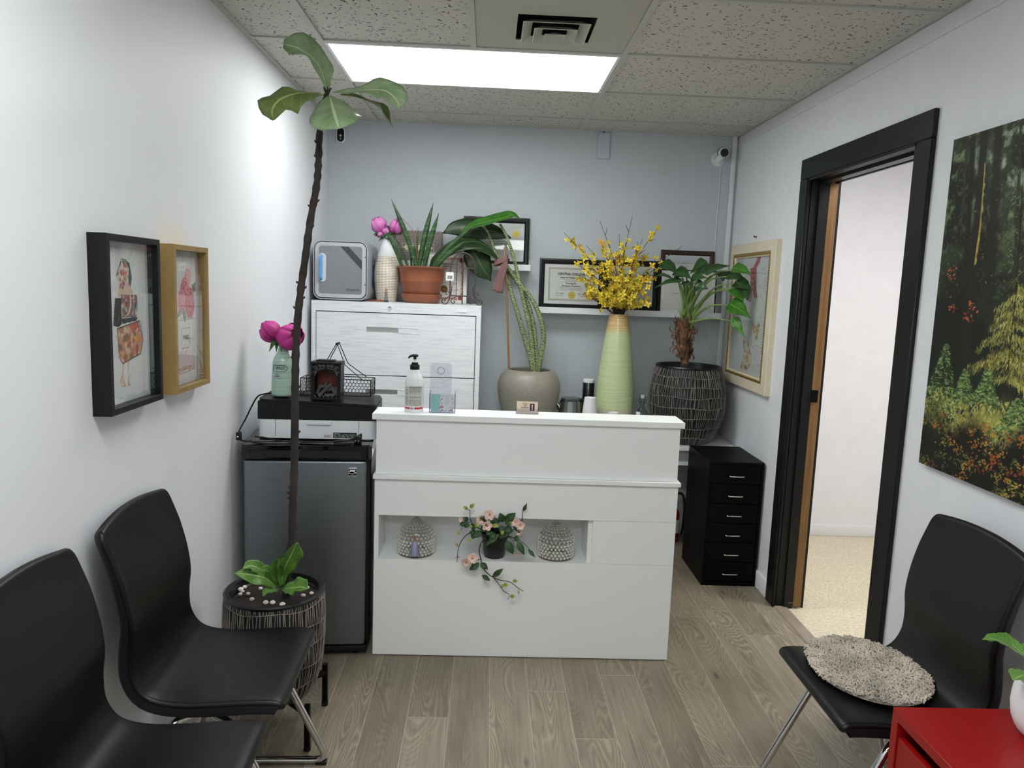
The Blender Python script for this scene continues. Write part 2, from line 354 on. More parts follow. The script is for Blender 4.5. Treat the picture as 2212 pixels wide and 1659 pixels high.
# ------------------------------------------------------------------ mesh helpers
class B:
    def __init__(s): s.bm = bmesh.new()
    def luv(s):
        L = s.bm.verts.layers.float_vector
        return L.get('luv') or L.new('luv')
    def box(s, x0, x1, y0, y1, z0, z1, bev=0., seg=2):
        m = Matrix.Translation(((x0+x1)/2, (y0+y1)/2, (z0+z1)/2)) @ Matrix.Diagonal((abs(x1-x0), abs(y1-y0), abs(z1-z0), 1))
        r = bmesh.ops.create_cube(s.bm, size=1, matrix=m)
        if bev:
            e = {e for v in r['verts'] for e in v.link_edges}
            bmesh.ops.bevel(s.bm, geom=list(e), offset=bev, segments=seg, profile=.5, affect='EDGES')
        return s
    def rbox(s, w, d, h, r, cx=0, cy=0, z0=0, seg=6, axis='z'):
        """box with its four edges along the axis rounded"""
        pts = rrect(w, d, r, seg); return s.prism([(cx+x, cy+y) for x, y in pts], z0, z0+h, axis)
    def prism(s, poly, a0, a1, axis='z'):
        f = {'z': lambda p, a: (p[0], p[1], a), 'y': lambda p, a: (p[0], a, p[1]), 'x': lambda p, a: (a, p[0], p[1])}[axis]
        v0 = [s.bm.verts.new(f(p, a0)) for p in poly]; v1 = [s.bm.verts.new(f(p, a1)) for p in poly]
        n = len(poly)
        for i in range(n): s.bm.faces.new((v0[i], v0[(i+1) % n], v1[(i+1) % n], v1[i]))
        s.bm.faces.new(v0[::-1]); s.bm.faces.new(v1); return s
    def lathe(s, prof, seg=40, c=(0, 0, 0), close=False):
        rows = []
        for r, z in prof:
            if r < 1e-5: rows.append([s.bm.verts.new((c[0], c[1], c[2]+z))])
            else: rows.append([s.bm.verts.new((c[0]+r*math.cos(2*PI*i/seg), c[1]+r*math.sin(2*PI*i/seg), c[2]+z)) for i in range(seg)])
        pr = list(zip(rows, rows[1:]))
        if close: pr.append((rows[-1], rows[0]))
        for a, b in pr:
            for i in range(seg):
                j = (i+1) % seg
                if len(a) == 1 and len(b) == 1: break
                if len(a) == 1: s.bm.faces.new((a[0], b[j], b[i]))
                elif len(b) == 1: s.bm.faces.new((a[i], a[j], b[0]))
                else: s.bm.faces.new((a[i], a[j], b[j], b[i]))
        return s
    def tube(s, pts, r, seg=8, closed=False, cap=True, flat=None):
        pts = [V(p) for p in pts]; n = len(pts); R = r if isinstance(r, (list, tuple)) else [r]*n
        rows = []; up = None
        for i in range(n):
            a = pts[i-1] if (i or closed) else pts[0]; b = pts[(i+1) % n] if (i < n-1 or closed) else pts[-1]
            t = (b-a)
            t = t.normalized() if t.length > 1e-9 else V((0, 0, 1))
            if up is None:
                up = V((0, 0, 1)) if abs(t.z) < .9 else V((1, 0, 0))
            x = t.cross(up)
            if x.length < 1e-6: x = t.orthogonal()
            x.normalize(); y = x.cross(t).normalized(); up = y
            fl = flat or 1.
            rows.append([s.bm.verts.new(pts[i] + R[i]*(math.cos(2*PI*k/seg)*x + fl*math.sin(2*PI*k/seg)*y)) for k in range(seg)])
        for i in range(n if closed else n-1):
            a, b = rows[i], rows[(i+1) % n]
            for k in range(seg): s.bm.faces.new((a[k], a[(k+1) % seg], b[(k+1) % seg], b[k]))
        if cap and not closed: s.bm.faces.new(rows[0][::-1]); s.bm.faces.new(rows[-1])
        return s
    def cyl(s, p0, p1, r0, r1=None, seg=20): return s.tube([p0, p1], [r0, r0 if r1 is None else r1], seg)
    def ball(s, c, r, sc=(1, 1, 1), seg=12, rot=None):
        m = Matrix.Translation(c) @ (rot.to_4x4() if rot else Matrix()) @ Matrix.Diagonal((r*sc[0], r*sc[1], r*sc[2], 1))
        bmesh.ops.create_uvsphere(s.bm, u_segments=seg, v_segments=max(5, seg*2//3), radius=1, matrix=m); return s
    def ico(s, c, r, sub=2, sc=(1, 1, 1)):
        bmesh.ops.create_icosphere(s.bm, subdivisions=sub, radius=1, matrix=Matrix.Translation(c) @ Matrix.Diagonal((r*sc[0], r*sc[1], r*sc[2], 1))); return s
    def sheet(s, rows, luv=False):
        L = s.luv() if luv else None
        g = []
        n = len(rows)
        for i, row in enumerate(rows):
            q = []
            for j, p in enumerate(row):
                v = s.bm.verts.new(p)
                if L is not None: v[L] = (i/(n-1), 2*j/(len(row)-1)-1, 0)
                q.append(v)
            g.append(q)
        for a, b in zip(g, g[1:]):
            for j in range(len(a)-1): s.bm.faces.new((a[j], a[j+1], b[j+1], b[j]))
        return s
    def leaf(s, pts, wid, nrm, cup=.12, wave=0., nwave=4, n=14, nx=8, lobes=False, ph=0.):
        """leaf blade along a centre line; wid = half widths along it, nrm = upper side direction (one or per point)"""
        P = spline(pts, n); wd_ = resamp(wid, len(P)); ns = [V(nrm)]*len(P) if not isinstance(nrm, list) else [V(x) for x in resampv(nrm, len(P))]
        rows = []
        for i, p in enumerate(P):
            t = (P[min(i+1, len(P)-1)]-P[max(i-1, 0)]).normalized(); sd = t.cross(ns[i])
            if sd.length < 1e-6: sd = t.orthogonal()
            sd.normalize(); nn = sd.cross(t).normalized(); row = []
            for j in range(nx+1):
                q = 2*j/nx-1; w = max(wd_[i], .0004)
                h = cup*w*abs(q)**1.6 + wave*w*abs(q)**2*math.sin(nwave*2*PI*i/len(P) + (1.3 if q > 0 else 0)+ph)
                row.append(p + sd*(q*w) + nn*h)
            rows.append(row)
        return s.sheet(rows, True)
    def build(s, name, mat, parent=None, smooth=True, ang=40, world=False, sol=0.):
        off = V((0, 0, 0))
        if world:
            q = parent
            while q: off += q.location; q = q.parent
        bmesh.ops.recalc_face_normals(s.bm, faces=s.bm.faces[:])
        if world: bmesh.ops.translate(s.bm, vec=-off, verts=s.bm.verts[:])
        me = bpy.data.meshes.new(name); s.bm.to_mesh(me); s.bm.free()
        for q in (mat if isinstance(mat, list) else [mat]): me.materials.append(q)
        if smooth:
            me.shade_smooth()
            me.set_sharp_from_angle(angle=math.radians(ang))
        o = bpy.data.objects.new(name, me); COL.objects.link(o)
        if parent: o.parent = parent
        if sol:
            md = o.modifiers.new('solid', 'SOLIDIFY'); md.thickness = sol; md.offset = 0
        return o
def rrect(w, d, r, seg=6):
    out = []
    for cx, cy, a in ((w/2-r, d/2-r, 0), (-w/2+r, d/2-r, 90), (-w/2+r, -d/2+r, 180), (w/2-r, -d/2+r, 270)):
        for i in range(seg+1):
            q = math.radians(a+90*i/seg); out.append((cx+r*math.cos(q), cy+r*math.sin(q)))
    return out
def spline(pts, n):
    pts = [V(p) for p in pts]
    if len(pts) < 3: return [pts[0].lerp(pts[-1], i/n) for i in range(n+1)]
    out = []; k = len(pts)-1
    for i in range(n+1):
        t = i/n*k; j = min(int(t), k-1); f = t-j
        p0 = pts[j-1] if j else pts[0]*2-pts[1]; p1, p2 = pts[j], pts[j+1]; p3 = pts[j+2] if j+2 <= k else pts[k]*2-pts[k-1]
        out.append(.5*((2*p1)+(p2-p0)*f+(2*p0-5*p1+4*p2-p3)*f*f+(3*p1-p0-3*p2+p3)*f**3))
    return out
def resamp(a, n):
    k = len(a)-1; out = []
    for i in range(n):
        t = i/(n-1)*k; j = min(int(t), k-1); f = t-j; f = f*f*(3-2*f)*.5+f*.5; out.append(a[j]*(1-f)+a[j+1]*f)
    return out
def resampv(a, n):
    k = len(a)-1; out = []
    for i in range(n):
        t = i/(n-1)*k; j = min(int(t), k-1); out.append(V(a[j]).lerp(V(a[j+1]), t-j))
    return out
def fillet(pts, r, seg=6):
    """round the inner corners of a polyline"""
    pts = [V(p) for p in pts]; out = [pts[0]]
    for a, b, c in zip(pts, pts[1:], pts[2:]):
        u, w = (a-b), (c-b); k = min(r, u.length*.49, w.length*.49); p, q = b+u.normalized()*k, b+w.normalized()*k
        for i in range(seg+1):
            t = i/seg; out.append(p*(1-t)**2+b*2*t*(1-t)+q*t*t)
    return out+[pts[-1]]
def thing(name, label, cat, loc=(0, 0, 0), rotz=0., group=None):
    o = bpy.data.objects.new(name, None); COL.objects.link(o); o.empty_display_size = .05
    o.location = loc; o.rotation_euler = (0, 0, rotz); o['label'] = label; o['category'] = cat
    if group: o['group'] = group
    return o
def tag(o, label, cat, group=None):
    o['label'] = label; o['category'] = cat
    if group: o['group'] = group
    return o
def struct(o): o['kind'] = 'structure'; return o
def dup(root, loc, rotz, label, group=None):
    r = root.copy(); COL.objects.link(r); r.location = loc; r.rotation_euler = (0, 0, rotz); r['label'] = label
    if group: r['group'] = group
    for ch in list(root.children):
        c = ch.copy(); COL.objects.link(c); c.parent = r
        for g in list(ch.children):
            d = g.copy(); COL.objects.link(d); d.parent = c
    return r
def text(parent, name, s, size, loc, mat, rot=(PI/2, 0, 0), align='CENTER', ext=.0002, sx=1., bend=None, bold=0., spacing=1.):
    cu = bpy.data.curves.new(name, 'FONT'); cu.body = s; cu.size = size; cu.align_x = align; cu.align_y = 'CENTER'; cu.extrude = ext; cu.resolution_u = 2
    cu.offset = bold; cu.space_character = spacing
    t = bpy.data.objects.new(name, cu); COL.objects.link(t)
    dg = bpy.context.evaluated_depsgraph_get(); me = bpy.data.meshes.new_from_object(t.evaluated_get(dg))
    bpy.data.objects.remove(t); bpy.data.curves.remove(cu)
    for v in me.vertices:
        v.co.x *= sx
        if bend:                                # wrap round a vertical cylinder of this radius, facing -y
            a = v.co.x/bend; rr = bend+v.co.z
            v.co = V((rr*math.sin(a), v.co.y, rr*math.cos(a)-bend))
    me.materials.clear(); me.materials.append(mat)
    o = bpy.data.objects.new(name, me); COL.objects.link(o); o.parent = parent; o.location = loc; o.rotation_euler = rot
    return o
# ------------------------------------------------------------------ painting printed pictures
class Paint:
    def __init__(s, w, h, col, wx=1., hy=1.):
        s.w, s.h = w, h; s.wx, s.hy = wx, hy; s.a = np.zeros((h, w, 3)); s.a[:] = Paint.c(col)
        s.X, s.Y = np.meshgrid((np.arange(w)+.5)/w*wx, (np.arange(h)+.5)/h*hy)   # y counts upward
    @staticmethod
    def c(x): return np.array([int(x[i:i+2], 16)/255 for i in (0, 2, 4)]) if isinstance(x, str) else np.array(x)
    def box_(s, x0, x1, y0, y1):
        i0 = max(0, int(x0/s.wx*s.w)-1); i1 = min(s.w, int(x1/s.wx*s.w)+2); j0 = max(0, int(y0/s.hy*s.h)-1); j1 = min(s.h, int(y1/s.hy*s.h)+2)
        return slice(j0, max(j0, j1)), slice(i0, max(i0, i1))
    def put(s, sl, mask, col, al=1.):
        r = s.a[sl]; m = (mask*al)[..., None]; r[:] = r*(1-m)+Paint.c(col)*m
    def ell(s, cx, cy, rx, ry, col, al=1., rot=0.):
        k = max(rx, ry); sl = s.box_(cx-k, cx+k, cy-k, cy+k); x, y = s.X[sl]-cx, s.Y[sl]-cy
        c_, s_ = math.cos(rot), math.sin(rot); u, v = (x*c_+y*s_)/rx, (-x*s_+y*c_)/ry
        s.put(sl, np.clip((1.1-(u*u+v*v))*4, 0, 1), col, al)
    def poly(s, pts, col, al=1.):
        xs = [p[0] for p in pts]; ys = [p[1] for p in pts]; sl = s.box_(min(xs), max(xs), min(ys), max(ys)); x, y = s.X[sl], s.Y[sl]
        ins = np.zeros(x.shape, bool); n = len(pts)
        for i in range(n):
            (x0, y0), (x1, y1) = pts[i], pts[(i+1) % n]
            if y0 == y1: continue
            c = ((y0 > y) != (y1 > y)) & (x < (x1-x0)*(y-y0)/(y1-y0)+x0); ins ^= c
        s.put(sl, ins.astype(float), col, al); return sl, ins
    def line(s, pts, w, col, al=1.):
        for (x0, y0), (x1, y1) in zip(pts, pts[1:]):
            sl = s.box_(min(x0, x1)-w, max(x0, x1)+w, min(y0, y1)-w, max(y0, y1)+w); x, y = s.X[sl], s.Y[sl]
            dx, dy = x1-x0, y1-y0; L = dx*dx+dy*dy+1e-12; t = np.clip(((x-x0)*dx+(y-y0)*dy)/L, 0, 1)
            d = np.hypot(x-x0-t*dx, y-y0-t*dy); s.put(sl, np.clip((w-d)/w*2, 0, 1), col, al)
    def noise(s, fx, fy, seed, octs=3):
        rg = np.random.RandomState(seed); out = np.zeros((s.h, s.w)); amp = 1; tot = 0
        for o in range(octs):
            gx, gy = max(2, int(fx*2**o)), max(2, int(fy*2**o)); g = rg.rand(gy+2, gx+2)
            x = s.X/s.wx*gx; y = s.Y/s.hy*gy; i = x.astype(int); j = y.astype(int); fx_ = x-i; fy_ = y-j
            fx_ = fx_*fx_*(3-2*fx_); fy_ = fy_*fy_*(3-2*fy_)
            out += amp*((g[j, i]*(1-fx_)+g[j, i+1]*fx_)*(1-fy_)+(g[j+1, i]*(1-fx_)+g[j+1, i+1]*fx_)*fy_); tot += amp; amp *= .55
        return out/tot
    def mesh(s, name, parent, x0, x1, z0, z1, y=0., mat=None):
        """flat sheet in the local x-z plane facing -y"""
        xs = np.linspace(x0, x1, s.w); zs = np.linspace(z0, z1, s.h); gx, gz = np.meshgrid(xs, zs)
        co = np.stack([gx, np.full_like(gx, y), gz], -1).reshape(-1, 3)
        i = np.arange((s.h-1)*(s.w-1)); r = i//(s.w-1); q = i % (s.w-1); a = r*s.w+q
        fc = np.stack([a, a+1, a+s.w+1, a+s.w], 1)
        me = bpy.data.meshes.new(name); me.vertices.add(len(co)); me.vertices.foreach_set('co', co.ravel().astype(np.float32))
        me.loops.add(fc.size); me.loops.foreach_set('vertex_index', fc.ravel().astype(np.int32))
        me.polygons.add(len(fc)); me.polygons.foreach_set('loop_start', (np.arange(len(fc))*4).astype(np.int32))
        me.update(calc_edges=True); me.validate()
        at_ = me.color_attributes.new('Col', 'FLOAT_COLOR', 'POINT'); c = np.clip(s.a, 0, 1)
        l = np.where(c <= .04045, c/12.92, ((c+.055)/1.055)**2.4); rgba = np.concatenate([l.reshape(-1, 3), np.ones((s.w*s.h, 1))], 1)
        at_.data.foreach_set('color', rgba.ravel().astype(np.float32)); me.materials.append(mat or MT['print'])
        o = bpy.data.objects.new(name, me); COL.objects.link(o); o.parent = parent; return o
def frame_ring(b, w, h, prof, zb=0.):
    """mitred picture-frame moulding; prof = closed list of (inset from outer edge, y)"""
    rows = []
    for d, y in prof:
        rows.append([b.bm.verts.new(p) for p in ((-w/2+d, y, zb+d), (w/2-d, y, zb+d), (w/2-d, y, zb+h-d), (-w/2+d, y, zb+h-d))])
    n = len(rows)
    for i in range(n):
        a, c = rows[i], rows[(i+1) % n]
        for k in range(4): b.bm.faces.new((a[k], a[(k+1) % 4], c[(k+1) % 4], c[k]))
    return b
# ------------------------------------------------------------------ the room
YF = -7.3                               # wall behind the camera
DY0, DY1, DZ = -2.005, -1.105, 2.095    # clear door opening in the right wall
WT = .125                               # wall thickness
def box_obj(name, x0, x1, y0, y1, z0, z1, mat, parent=None, bev=0.):
    return B().box(x0, x1, y0, y1, z0, z1, bev).build(name, mat, parent, smooth=bool(bev))
X2 = 4.6                                # far side of the room beyond the door
struct(box_obj('floor', -.1, W+.055, YF-.1, .1, -.08, 0, MT['floor']))
struct(box_obj('floor', W+.055, X2, -4.2, .1, -.08, 0, MT['floor2']))
struct(box_obj('wall_left', -.11, -.010, YF, .1, 0, H+.05, MT['wall_left']))
struct(box_obj('wall_back', -.01, W, 0, .1, 0, H+.05, MT['wall_back']))
struct(box_obj('wall_front', 0, W, YF-.1, YF, 0, H+.05, MT['wall']))
b = B()
b.box(W, W+WT, DY1, .1, 0, H+.05).box(W, W+WT, YF, DY0, 0, H+.05).box(W, W+WT, DY0, DY1, DZ, H+.05)
struct(b.build('wall_right', MT['wall'], smooth=False))
struct(box_obj('wall_neighbour_back', W+WT, X2, .03, .1, 0, H+.05, MT['wall']))
struct(box_obj('wall_neighbour_right', X2, X2+.1, -4.2, .1, 0, H+.05, MT['wall']))
struct(box_obj('wall_neighbour_front', W+WT, X2, -4.3, -4.2, 0, H+.05, MT['wall']))
struct(box_obj('ceiling', W+WT, X2+.1, -4.3, .1, H, H+.05, MT['trim']))
struct(box_obj('baseboard_neighbour', W+WT, X2, .018, .03, 0, .075, MT['trim'], bev=.004))
# baseboards
struct(box_obj('baseboard_right', W-.012, W, -1.0, 0, 0, .09, MT['trim'], bev=.003))
struct(box_obj('baseboard_right', W-.012, W, YF, -2.11, 0, .09, MT['trim'], bev=.003))
struct(box_obj('baseboard_left', -.01, .002, YF, 0, 0, .09, MT['trim'], bev=.003))
struct(box_obj('baseboard_back', .002, W-.012, -.012, 0, 0, .09, MT['trim'], bev=.003))
# suspended ceiling: 2 x 4 ft tiles on tees
GX = [.2814-1.219, .2814, .2814+1.219, .2814+2.438]
GY = [-1.4914+.6096*k for k in range(-9, 3)]
LY0, LY1 = GY[9], GY[10]                # row of the lamp in view
b = B(); tz = H+.006
lamps = {(1, 9): 1, (1, 5): 1, (1, 2): 1}    # (column, row) of light panels: one in view, others behind the camera
for i in range(3):
    for j in range(len(GY)):
        y0 = GY[j]; y1 = GY[j]+.6096; x0, x1 = GX[i], GX[i+1]
        if (i, j) in lamps: continue
        if (i, j) == (1, 8): x1 = x0+.6096       # the other half holds the vent panel
        x0, x1, y0, y1 = max(x0, -.01), min(x1, W), max(y0, YF), min(y1, 0)
        if x1-x0 < .02 or y1-y0 < .02: continue
        b.box(x0+.003, x1-.003, y0+.003, y1-.003, tz, tz+.016)
struct(b.build('ceiling', MT['tile'], smooth=False))
b = B()
for x in GX[1:3]: b.box(x-.012, x+.012, YF, 0, H-.002, H+.006)
for y in GY:
    if YF < y < 0: b.box(0, W, y-.012, y+.012, H-.0015, H+.006)
b.box(GX[1]+.6096-.012, GX[1]+.6096+.012, GY[8], GY[9], H-.0025, H+.006)
b.box(-.01, .012, YF, 0, H-.001, H+.006).box(W-.02, W, YF, 0, H-.001, H+.006).box(-.01, W, -.02, 0, H-.001, H+.006)
struct(b.build('trim_1', MT['tee'], smooth=False))
struct(box_obj('ceiling', -.1, W+WT, YF-.1, .1, H+.2, H+.25, MT['trim']))        # slab above the tiles
# flat cover strip under the ceiling on the right wall, conduit in the corner
struct(box_obj('trim_2', W-.008, W, YF, -.002, H-.062, H-.003, MT['trim'], bev=.002))
struct(B().rbox(.028, .016, H-.07, .005, W-.03, -.008, .09).build('trim_3', MT['trim']))
# threshold strip
struct(B().prism([(W-.012, 0), (W-.004, .008), (W+.052, .008), (W+.06, 0)], DY0, DY1, 'y').build('trim_4', pm('oak_threshold', '8E8273', .4, var=.08), smooth=False))

# ceiling lamps
def lamp(col, row, label):
    x0, x1, y0, y1 = GX[col]+.012, GX[col+1]-.012, GY[row]+.012, GY[row]+.6096-.012
    t = thing('ceiling_light', label, 'ceiling light', ((x0+x1)/2, (y0+y1)/2, H-.004), group='recessed panel lights in the ceiling')
    w, d = x1-x0, y1-y0
    b = B()
    for s in (-1, 1):
        b.box(-w/2, w/2, s*d/2, s*(d/2-.012), 0, .05); b.box(s*w/2, s*(w/2-.012), -d/2+.012, d/2-.012, 0, .05)
    b.box(-w/2, w/2, -d/2, d/2, .05, .09)
    b.build('frame', MT['white'], t, smooth=False)
    B().box(-w/2+.012, w/2-.012, -d/2+.012, d/2-.012, .006, .012).build('diffuser', MT['lamp' if row == 9 else 'lamp_back'], t, smooth=False)
lamp(1, 9, 'bright recessed light panel in the ceiling, the one beside the square vent')
lamp(1, 5, 'recessed ceiling light panel over the black waiting chairs')
lamp(1, 2, 'recessed ceiling light panel nearest the wall behind the camera')
t = thing('ceiling_light', 'ceiling light panel of the bright room behind the doorway', 'ceiling light', (3.4, -1.6, H))
B().box(-.6, .6, -.3, .3, -.05, -.001, .01).build('frame', MT['white'], t); B().box(-.57, .57, -.27, .27, -.056, -.05).build('diffuser', MT['lamp2'], t, smooth=False)

# square vent
t = thing('ceiling_vent', 'square white air vent with nested louvres in a plain ceiling panel', 'vent', (1.195, GY[8]+.3048, H))
px = GX[1]+.6096-1.195
b = B(); a = .290; hole = .14; cx, cy = .0, .045
X0, X1, Y0, Y1 = px+.013, GX[2]-.013-1.195, -.292, .292
for q in ((X0, cx-hole, Y0, Y1), (cx+hole, X1, Y0, Y1), (cx-hole, cx+hole, Y0, cy-hole), (cx-hole, cx+hole, cy+hole, Y1)): b.box(q[0], q[1], q[2], q[3], .002, .006)
b.build('face_panel', MT['panel'], t, smooth=False)
b = B().box(cx-.18, cx+.18, cy-.18, cy+.18, .10, .12)
for sgn in (-1, 1): b.box(cx+sgn*.15, cx+sgn*.16, cy-.16, cy+.16, .006, .1); b.box(cx-.15, cx+.15, cy+sgn*.15, cy+sgn*.16, .006, .1)
b.build('duct', MT['dark'], t, smooth=False)
for i, (ro, ri, zb, zt) in enumerate(((.118, .088, -.016, .004), (.076, .048, -.024, -.004), (.036, .004, -.030, -.010))):
    b = B(); rows = []
    for r, z in ((ro, zb), (ro+.003, zb+.002), (ri, zt), (ri-.003 if ri > .01 else ri, zt-.002)):
        rows.append([b.bm.verts.new((cx+sx*r, cy+sy*r, z)) for sx, sy in ((-1, -1), (1, -1), (1, 1), (-1, 1))])
    for k in range(4):
        for j in range(4): b.bm.faces.new((rows[k][j], rows[k][(j+1) % 4], rows[(k+1) % 4][(j+1) % 4], rows[(k+1) % 4][j]))
    b.build('louvre', MT['panel'], t, smooth=False)

# door: black casing, jamb with stop, sliding leaf pushed back into the wall
d = thing('door_1', 'black-framed open doorway with oak-edged sliding door', 'door', (W, (DY0+DY1)/2, 0)); del d['category']; struct(d)
w2 = (DY1-DY0)/2
def casing(x0, x1):
    b = B(); s = 1 if x1 > x0 else -1
    cw = .095
    for (ya, yb, za, zb) in ((-w2-cw, -w2, 0, DZ), (w2, w2+.085, 0, DZ), (-w2-cw, w2+.085, DZ, DZ+cw)):
        b.box(x0, x1, ya, yb, za, zb, .003, 1)
        # raised inner step
    b.box(x0+s*.004, x1-s*.004, -w2-.0, -w2+.012, 0, DZ).box(x0+s*.004, x1-s*.004, w2-.012, w2, 0, DZ).box(x0+s*.004, x1-s*.004, -w2, w2, DZ-.012, DZ)
    return b
casing(-.018, 0).build('casing', MT['satin'], d); casing(WT+.018, WT).build('casing', MT['satin'], d)
b = B()
for s in (-1, 1):
    b.box(0, .036, s*w2, s*(w2-.012), 0, DZ).box(.036, .078, s*w2, s*(w2-.024), 0, DZ)
b.box(0, .036, -w2, w2, DZ-.012, DZ).box(.036, .078, -w2, w2, DZ-.024, DZ).box(.078, WT, -w2, -w2+.006, 0, DZ).box(.114, WT, -w2, w2, DZ-.018, DZ)
b.build('jamb', MT['satin'], d, smooth=False)
leaf = B().box(.080, .122, w2-.026, w2+.012, .012, DZ-.022, .002, 1).build('door_leaf', MT['oak'], d)
B().box(.0785, .110, w2-.031, w2-.0255, 1.045, 1.105, .001, 1).build('latch', MT['blackmetal'], leaf)
B().box(.05, .082, w2-.032, w2-.0255, .03, .036).build('guide_pin', MT['iron'], leaf)
# ------------------------------------------------------------------ reception desk
DX0, DX1, DYF = .547, 1.786, -1.684
t = thing('reception_desk', 'white reception desk with a raised counter and an open niche in its front', 'desk', ((DX0+DX1)/2, DYF, 0))
hw = (DX1-DX0)/2; n0, n1, nz0, nz1 = -hw+.004, .277, .418, .603
wm = MT['white']
B().box(-hw-.012, hw+.008, -.012, .15, 1.0, 1.025, .0015, 1).build('counter_top', wm, t)
B().box(-hw+.004, hw-.006, .002, .02, .776, .9995).build('upper_front_panel', wm, t, smooth=False)
B().box(-hw+.004, hw-.006, .13, .148, .74, .9995).build('upper_back_panel', wm, t, smooth=False)
B().box(-hw-.006, hw+.007, -.014, .15, .757, .775, .0015, 1).build('ledge', wm, t)
B().box(-hw, hw, 0, .018, .6045, .7565).build('fascia', wm, t, smooth=False)
B().box(n1, hw, 0, .018, .4195, .6035).build('side_front_panel', wm, t, smooth=False)
B().box(-hw, hw, 0, .018, .004, .4185).build('lower_front_panel', wm, t, smooth=False)
b = B()
b.box(-hw+.0002, n0+.0143, 0, .2, nz0+.0005, nz1).box(n1-.018, n1, .0185, .2, nz0+.0005, nz1)
b.box(n0+.014, n1-.018, .018, .2, nz1+.002, nz1+.018)
b.box(n0+.014, n1-.018, .0185, .2, nz0-.016, nz0).box(-hw, n1, .2, .215, nz0-.016, nz1+.018)
b.build('niche', wm, t, smooth=False)
for s in (-1, 1):
    B().box(s*hw, s*(hw-.018), .0185, .62, .004, .7215).build('side_panel', wm, t, smooth=False)
    B().box(s*(hw-.004), s*(hw-.02), .0205, .1295, .776, .9995).build('upper_side_panel', wm, t, smooth=False)
B().box(-hw, hw, .02, .62, .722, .74).build('work_surface', wm, t, smooth=False)
b = B().box(-hw+.01, hw-.01, .03, .05, 0, .004); b.build('plinth', MT['dark'], t, smooth=False)

# ------------------------------------------------------------------ compact fridge (stands slightly turned)
t = thing('compact_fridge', 'grey steel compact fridge with black top left of the white desk', 'fridge', (.034, -1.742, 0), math.radians(4.5))
fw = .497
B().box(.0, fw, .06, .46, .03, .865, .006).build('cabinet', MT['satin'], t)
dr = B().box(.004, fw-.014, .0, .055, .052, .832, .012, 4).build('door', MT['stainless'], t)
b = B(); b.prism([(x+fw/2, y+.205) for x, y in rrect(fw+.012, .43, .03)], .838, .893); b.build('top', MT['gloss'], t)
b = B().box(.03, fw-.035, -.0125, .003, .846, .872).box(.02, fw-.02, -.014, .004, .872, .8745); b.build('handle_recess', MT['dark'], t, smooth=False)
B().box(.0, fw-.006, .012, .4, .018, .045, .005).build('kick_plate', MT['black'], t)
for i in range(4): B().cyl(((.04, fw-.05)[i % 2], (.06, .42)[i//2], 0), ((.04, fw-.05)[i % 2], (.06, .42)[i//2], .03), .016).build('foot', MT['black'], t)
bd = B().box(.413, .447, -.003, .001, .767, .806, .003, 2).build('badge', MT['silver'], dr)
b = B().box(.415, .445, -.0036, -.002, .774, .799); b.build('badge_field', MT['gloss'], dr, smooth=False)
b = B()
b.sheet([[(.415+.03*i/8, -.0039, .785+.004*math.sin(i/8*PI*1.3)+k*(.003+.002*math.sin(i/8*PI))) for i in range(9)] for k in (0, 1)])
b.sheet([[(.415+.03*i/8, -.0039, .781-.003*math.sin(i/8*PI*1.2)+k*.0022) for i in range(9)] for k in (0, 1)])
b.box(.419, .441, -.0039, -.003, .792, .7955); b.build('badge_mark', MT['label'], dr, smooth=False)

# ------------------------------------------------------------------ printer on the fridge
t = thing('printer', 'black and white inkjet printer lying on top of the fridge', 'printer', (.062, -1.627, .894), math.radians(3))
pw, pd = .476, .275
zl = lambda x: .162-.016*x/pw
def wedge(b, x0, x1, y0, y1, z0, dz, bev=0): 
    vs = [b.bm.verts.new((x, y, z)) for x in (x0, x1) for y in (y0, y1) for z in (z0 if not callable(z0) else z0(x), zl(x)+dz)]
    for f in ((0, 1, 3, 2), (4, 6, 7, 5), (0, 4, 5, 1), (2, 3, 7, 6), (0, 2, 6, 4), (1, 5, 7, 3)): b.bm.faces.new([vs[i] for i in f])
    return b
B().rbox(pw, pd, .076, .03, pw/2, pd/2, .004).build('paper_tray', MT['whiteplastic'], t)
b = wedge(B(), .0, pw, .004, pd, .081, -.008); b.build('scanner_body', MT['black'], t, smooth=False)
b = B(); q = rrect(pw-.004, pd, .03); v0 = [b.bm.verts.new((x+pw/2, y+pd/2, zl(x+pw/2)-.006)) for x, y in q]; v1 = [b.bm.verts.new((x+pw/2, y+pd/2, zl(x+pw/2)+.003)) for x, y in q]
for i in range(len(q)): b.bm.faces.new((v0[i], v0[(i+1) % len(q)], v1[(i+1) % len(q)], v1[i]))
b.bm.faces.new(v0[::-1]); b.bm.faces.new(v1); b.build('lid', MT['black'], t)
for x in (.05, .395): B().box(x, x+.022, -.002, .008, zl(x)-.014, zl(x)-.004).build('lid_catch', MT['black'], t, smooth=False)
for q in ((.07, .0715, -.0006, .012, .15), (.405, .4065, -.0006, .012, .138), (.195, .30, .0016, .132, .1335)): B().box(q[0], q[1], q[2], .006, q[3], q[4]).build('panel_seam', MT['dark'], t, smooth=False)
B().box(.0, .042, .001, .006, .083, .122).build('corner_cover', MT['black'], t, smooth=False); B().box(.435, pw, .001, .006, .083, .112).build('corner_cover', MT['black'], t, smooth=False)
B().box(.195, .295, -.010, .004, .062, .077, .003).build('tray_grip', MT['whiteplastic'], t)
s1 = B().box(.262, .301, -.0012, .002, .008, .024).build('sticker', MT['label'], t, smooth=False)
b = B()
for k in range(4): b.box(.266, .297-.004*(k % 3), -.0016, -.001, .0105+.003*k, .0118+.003*k)
b.build('sticker_print', MT['greyink'], s1, smooth=False)
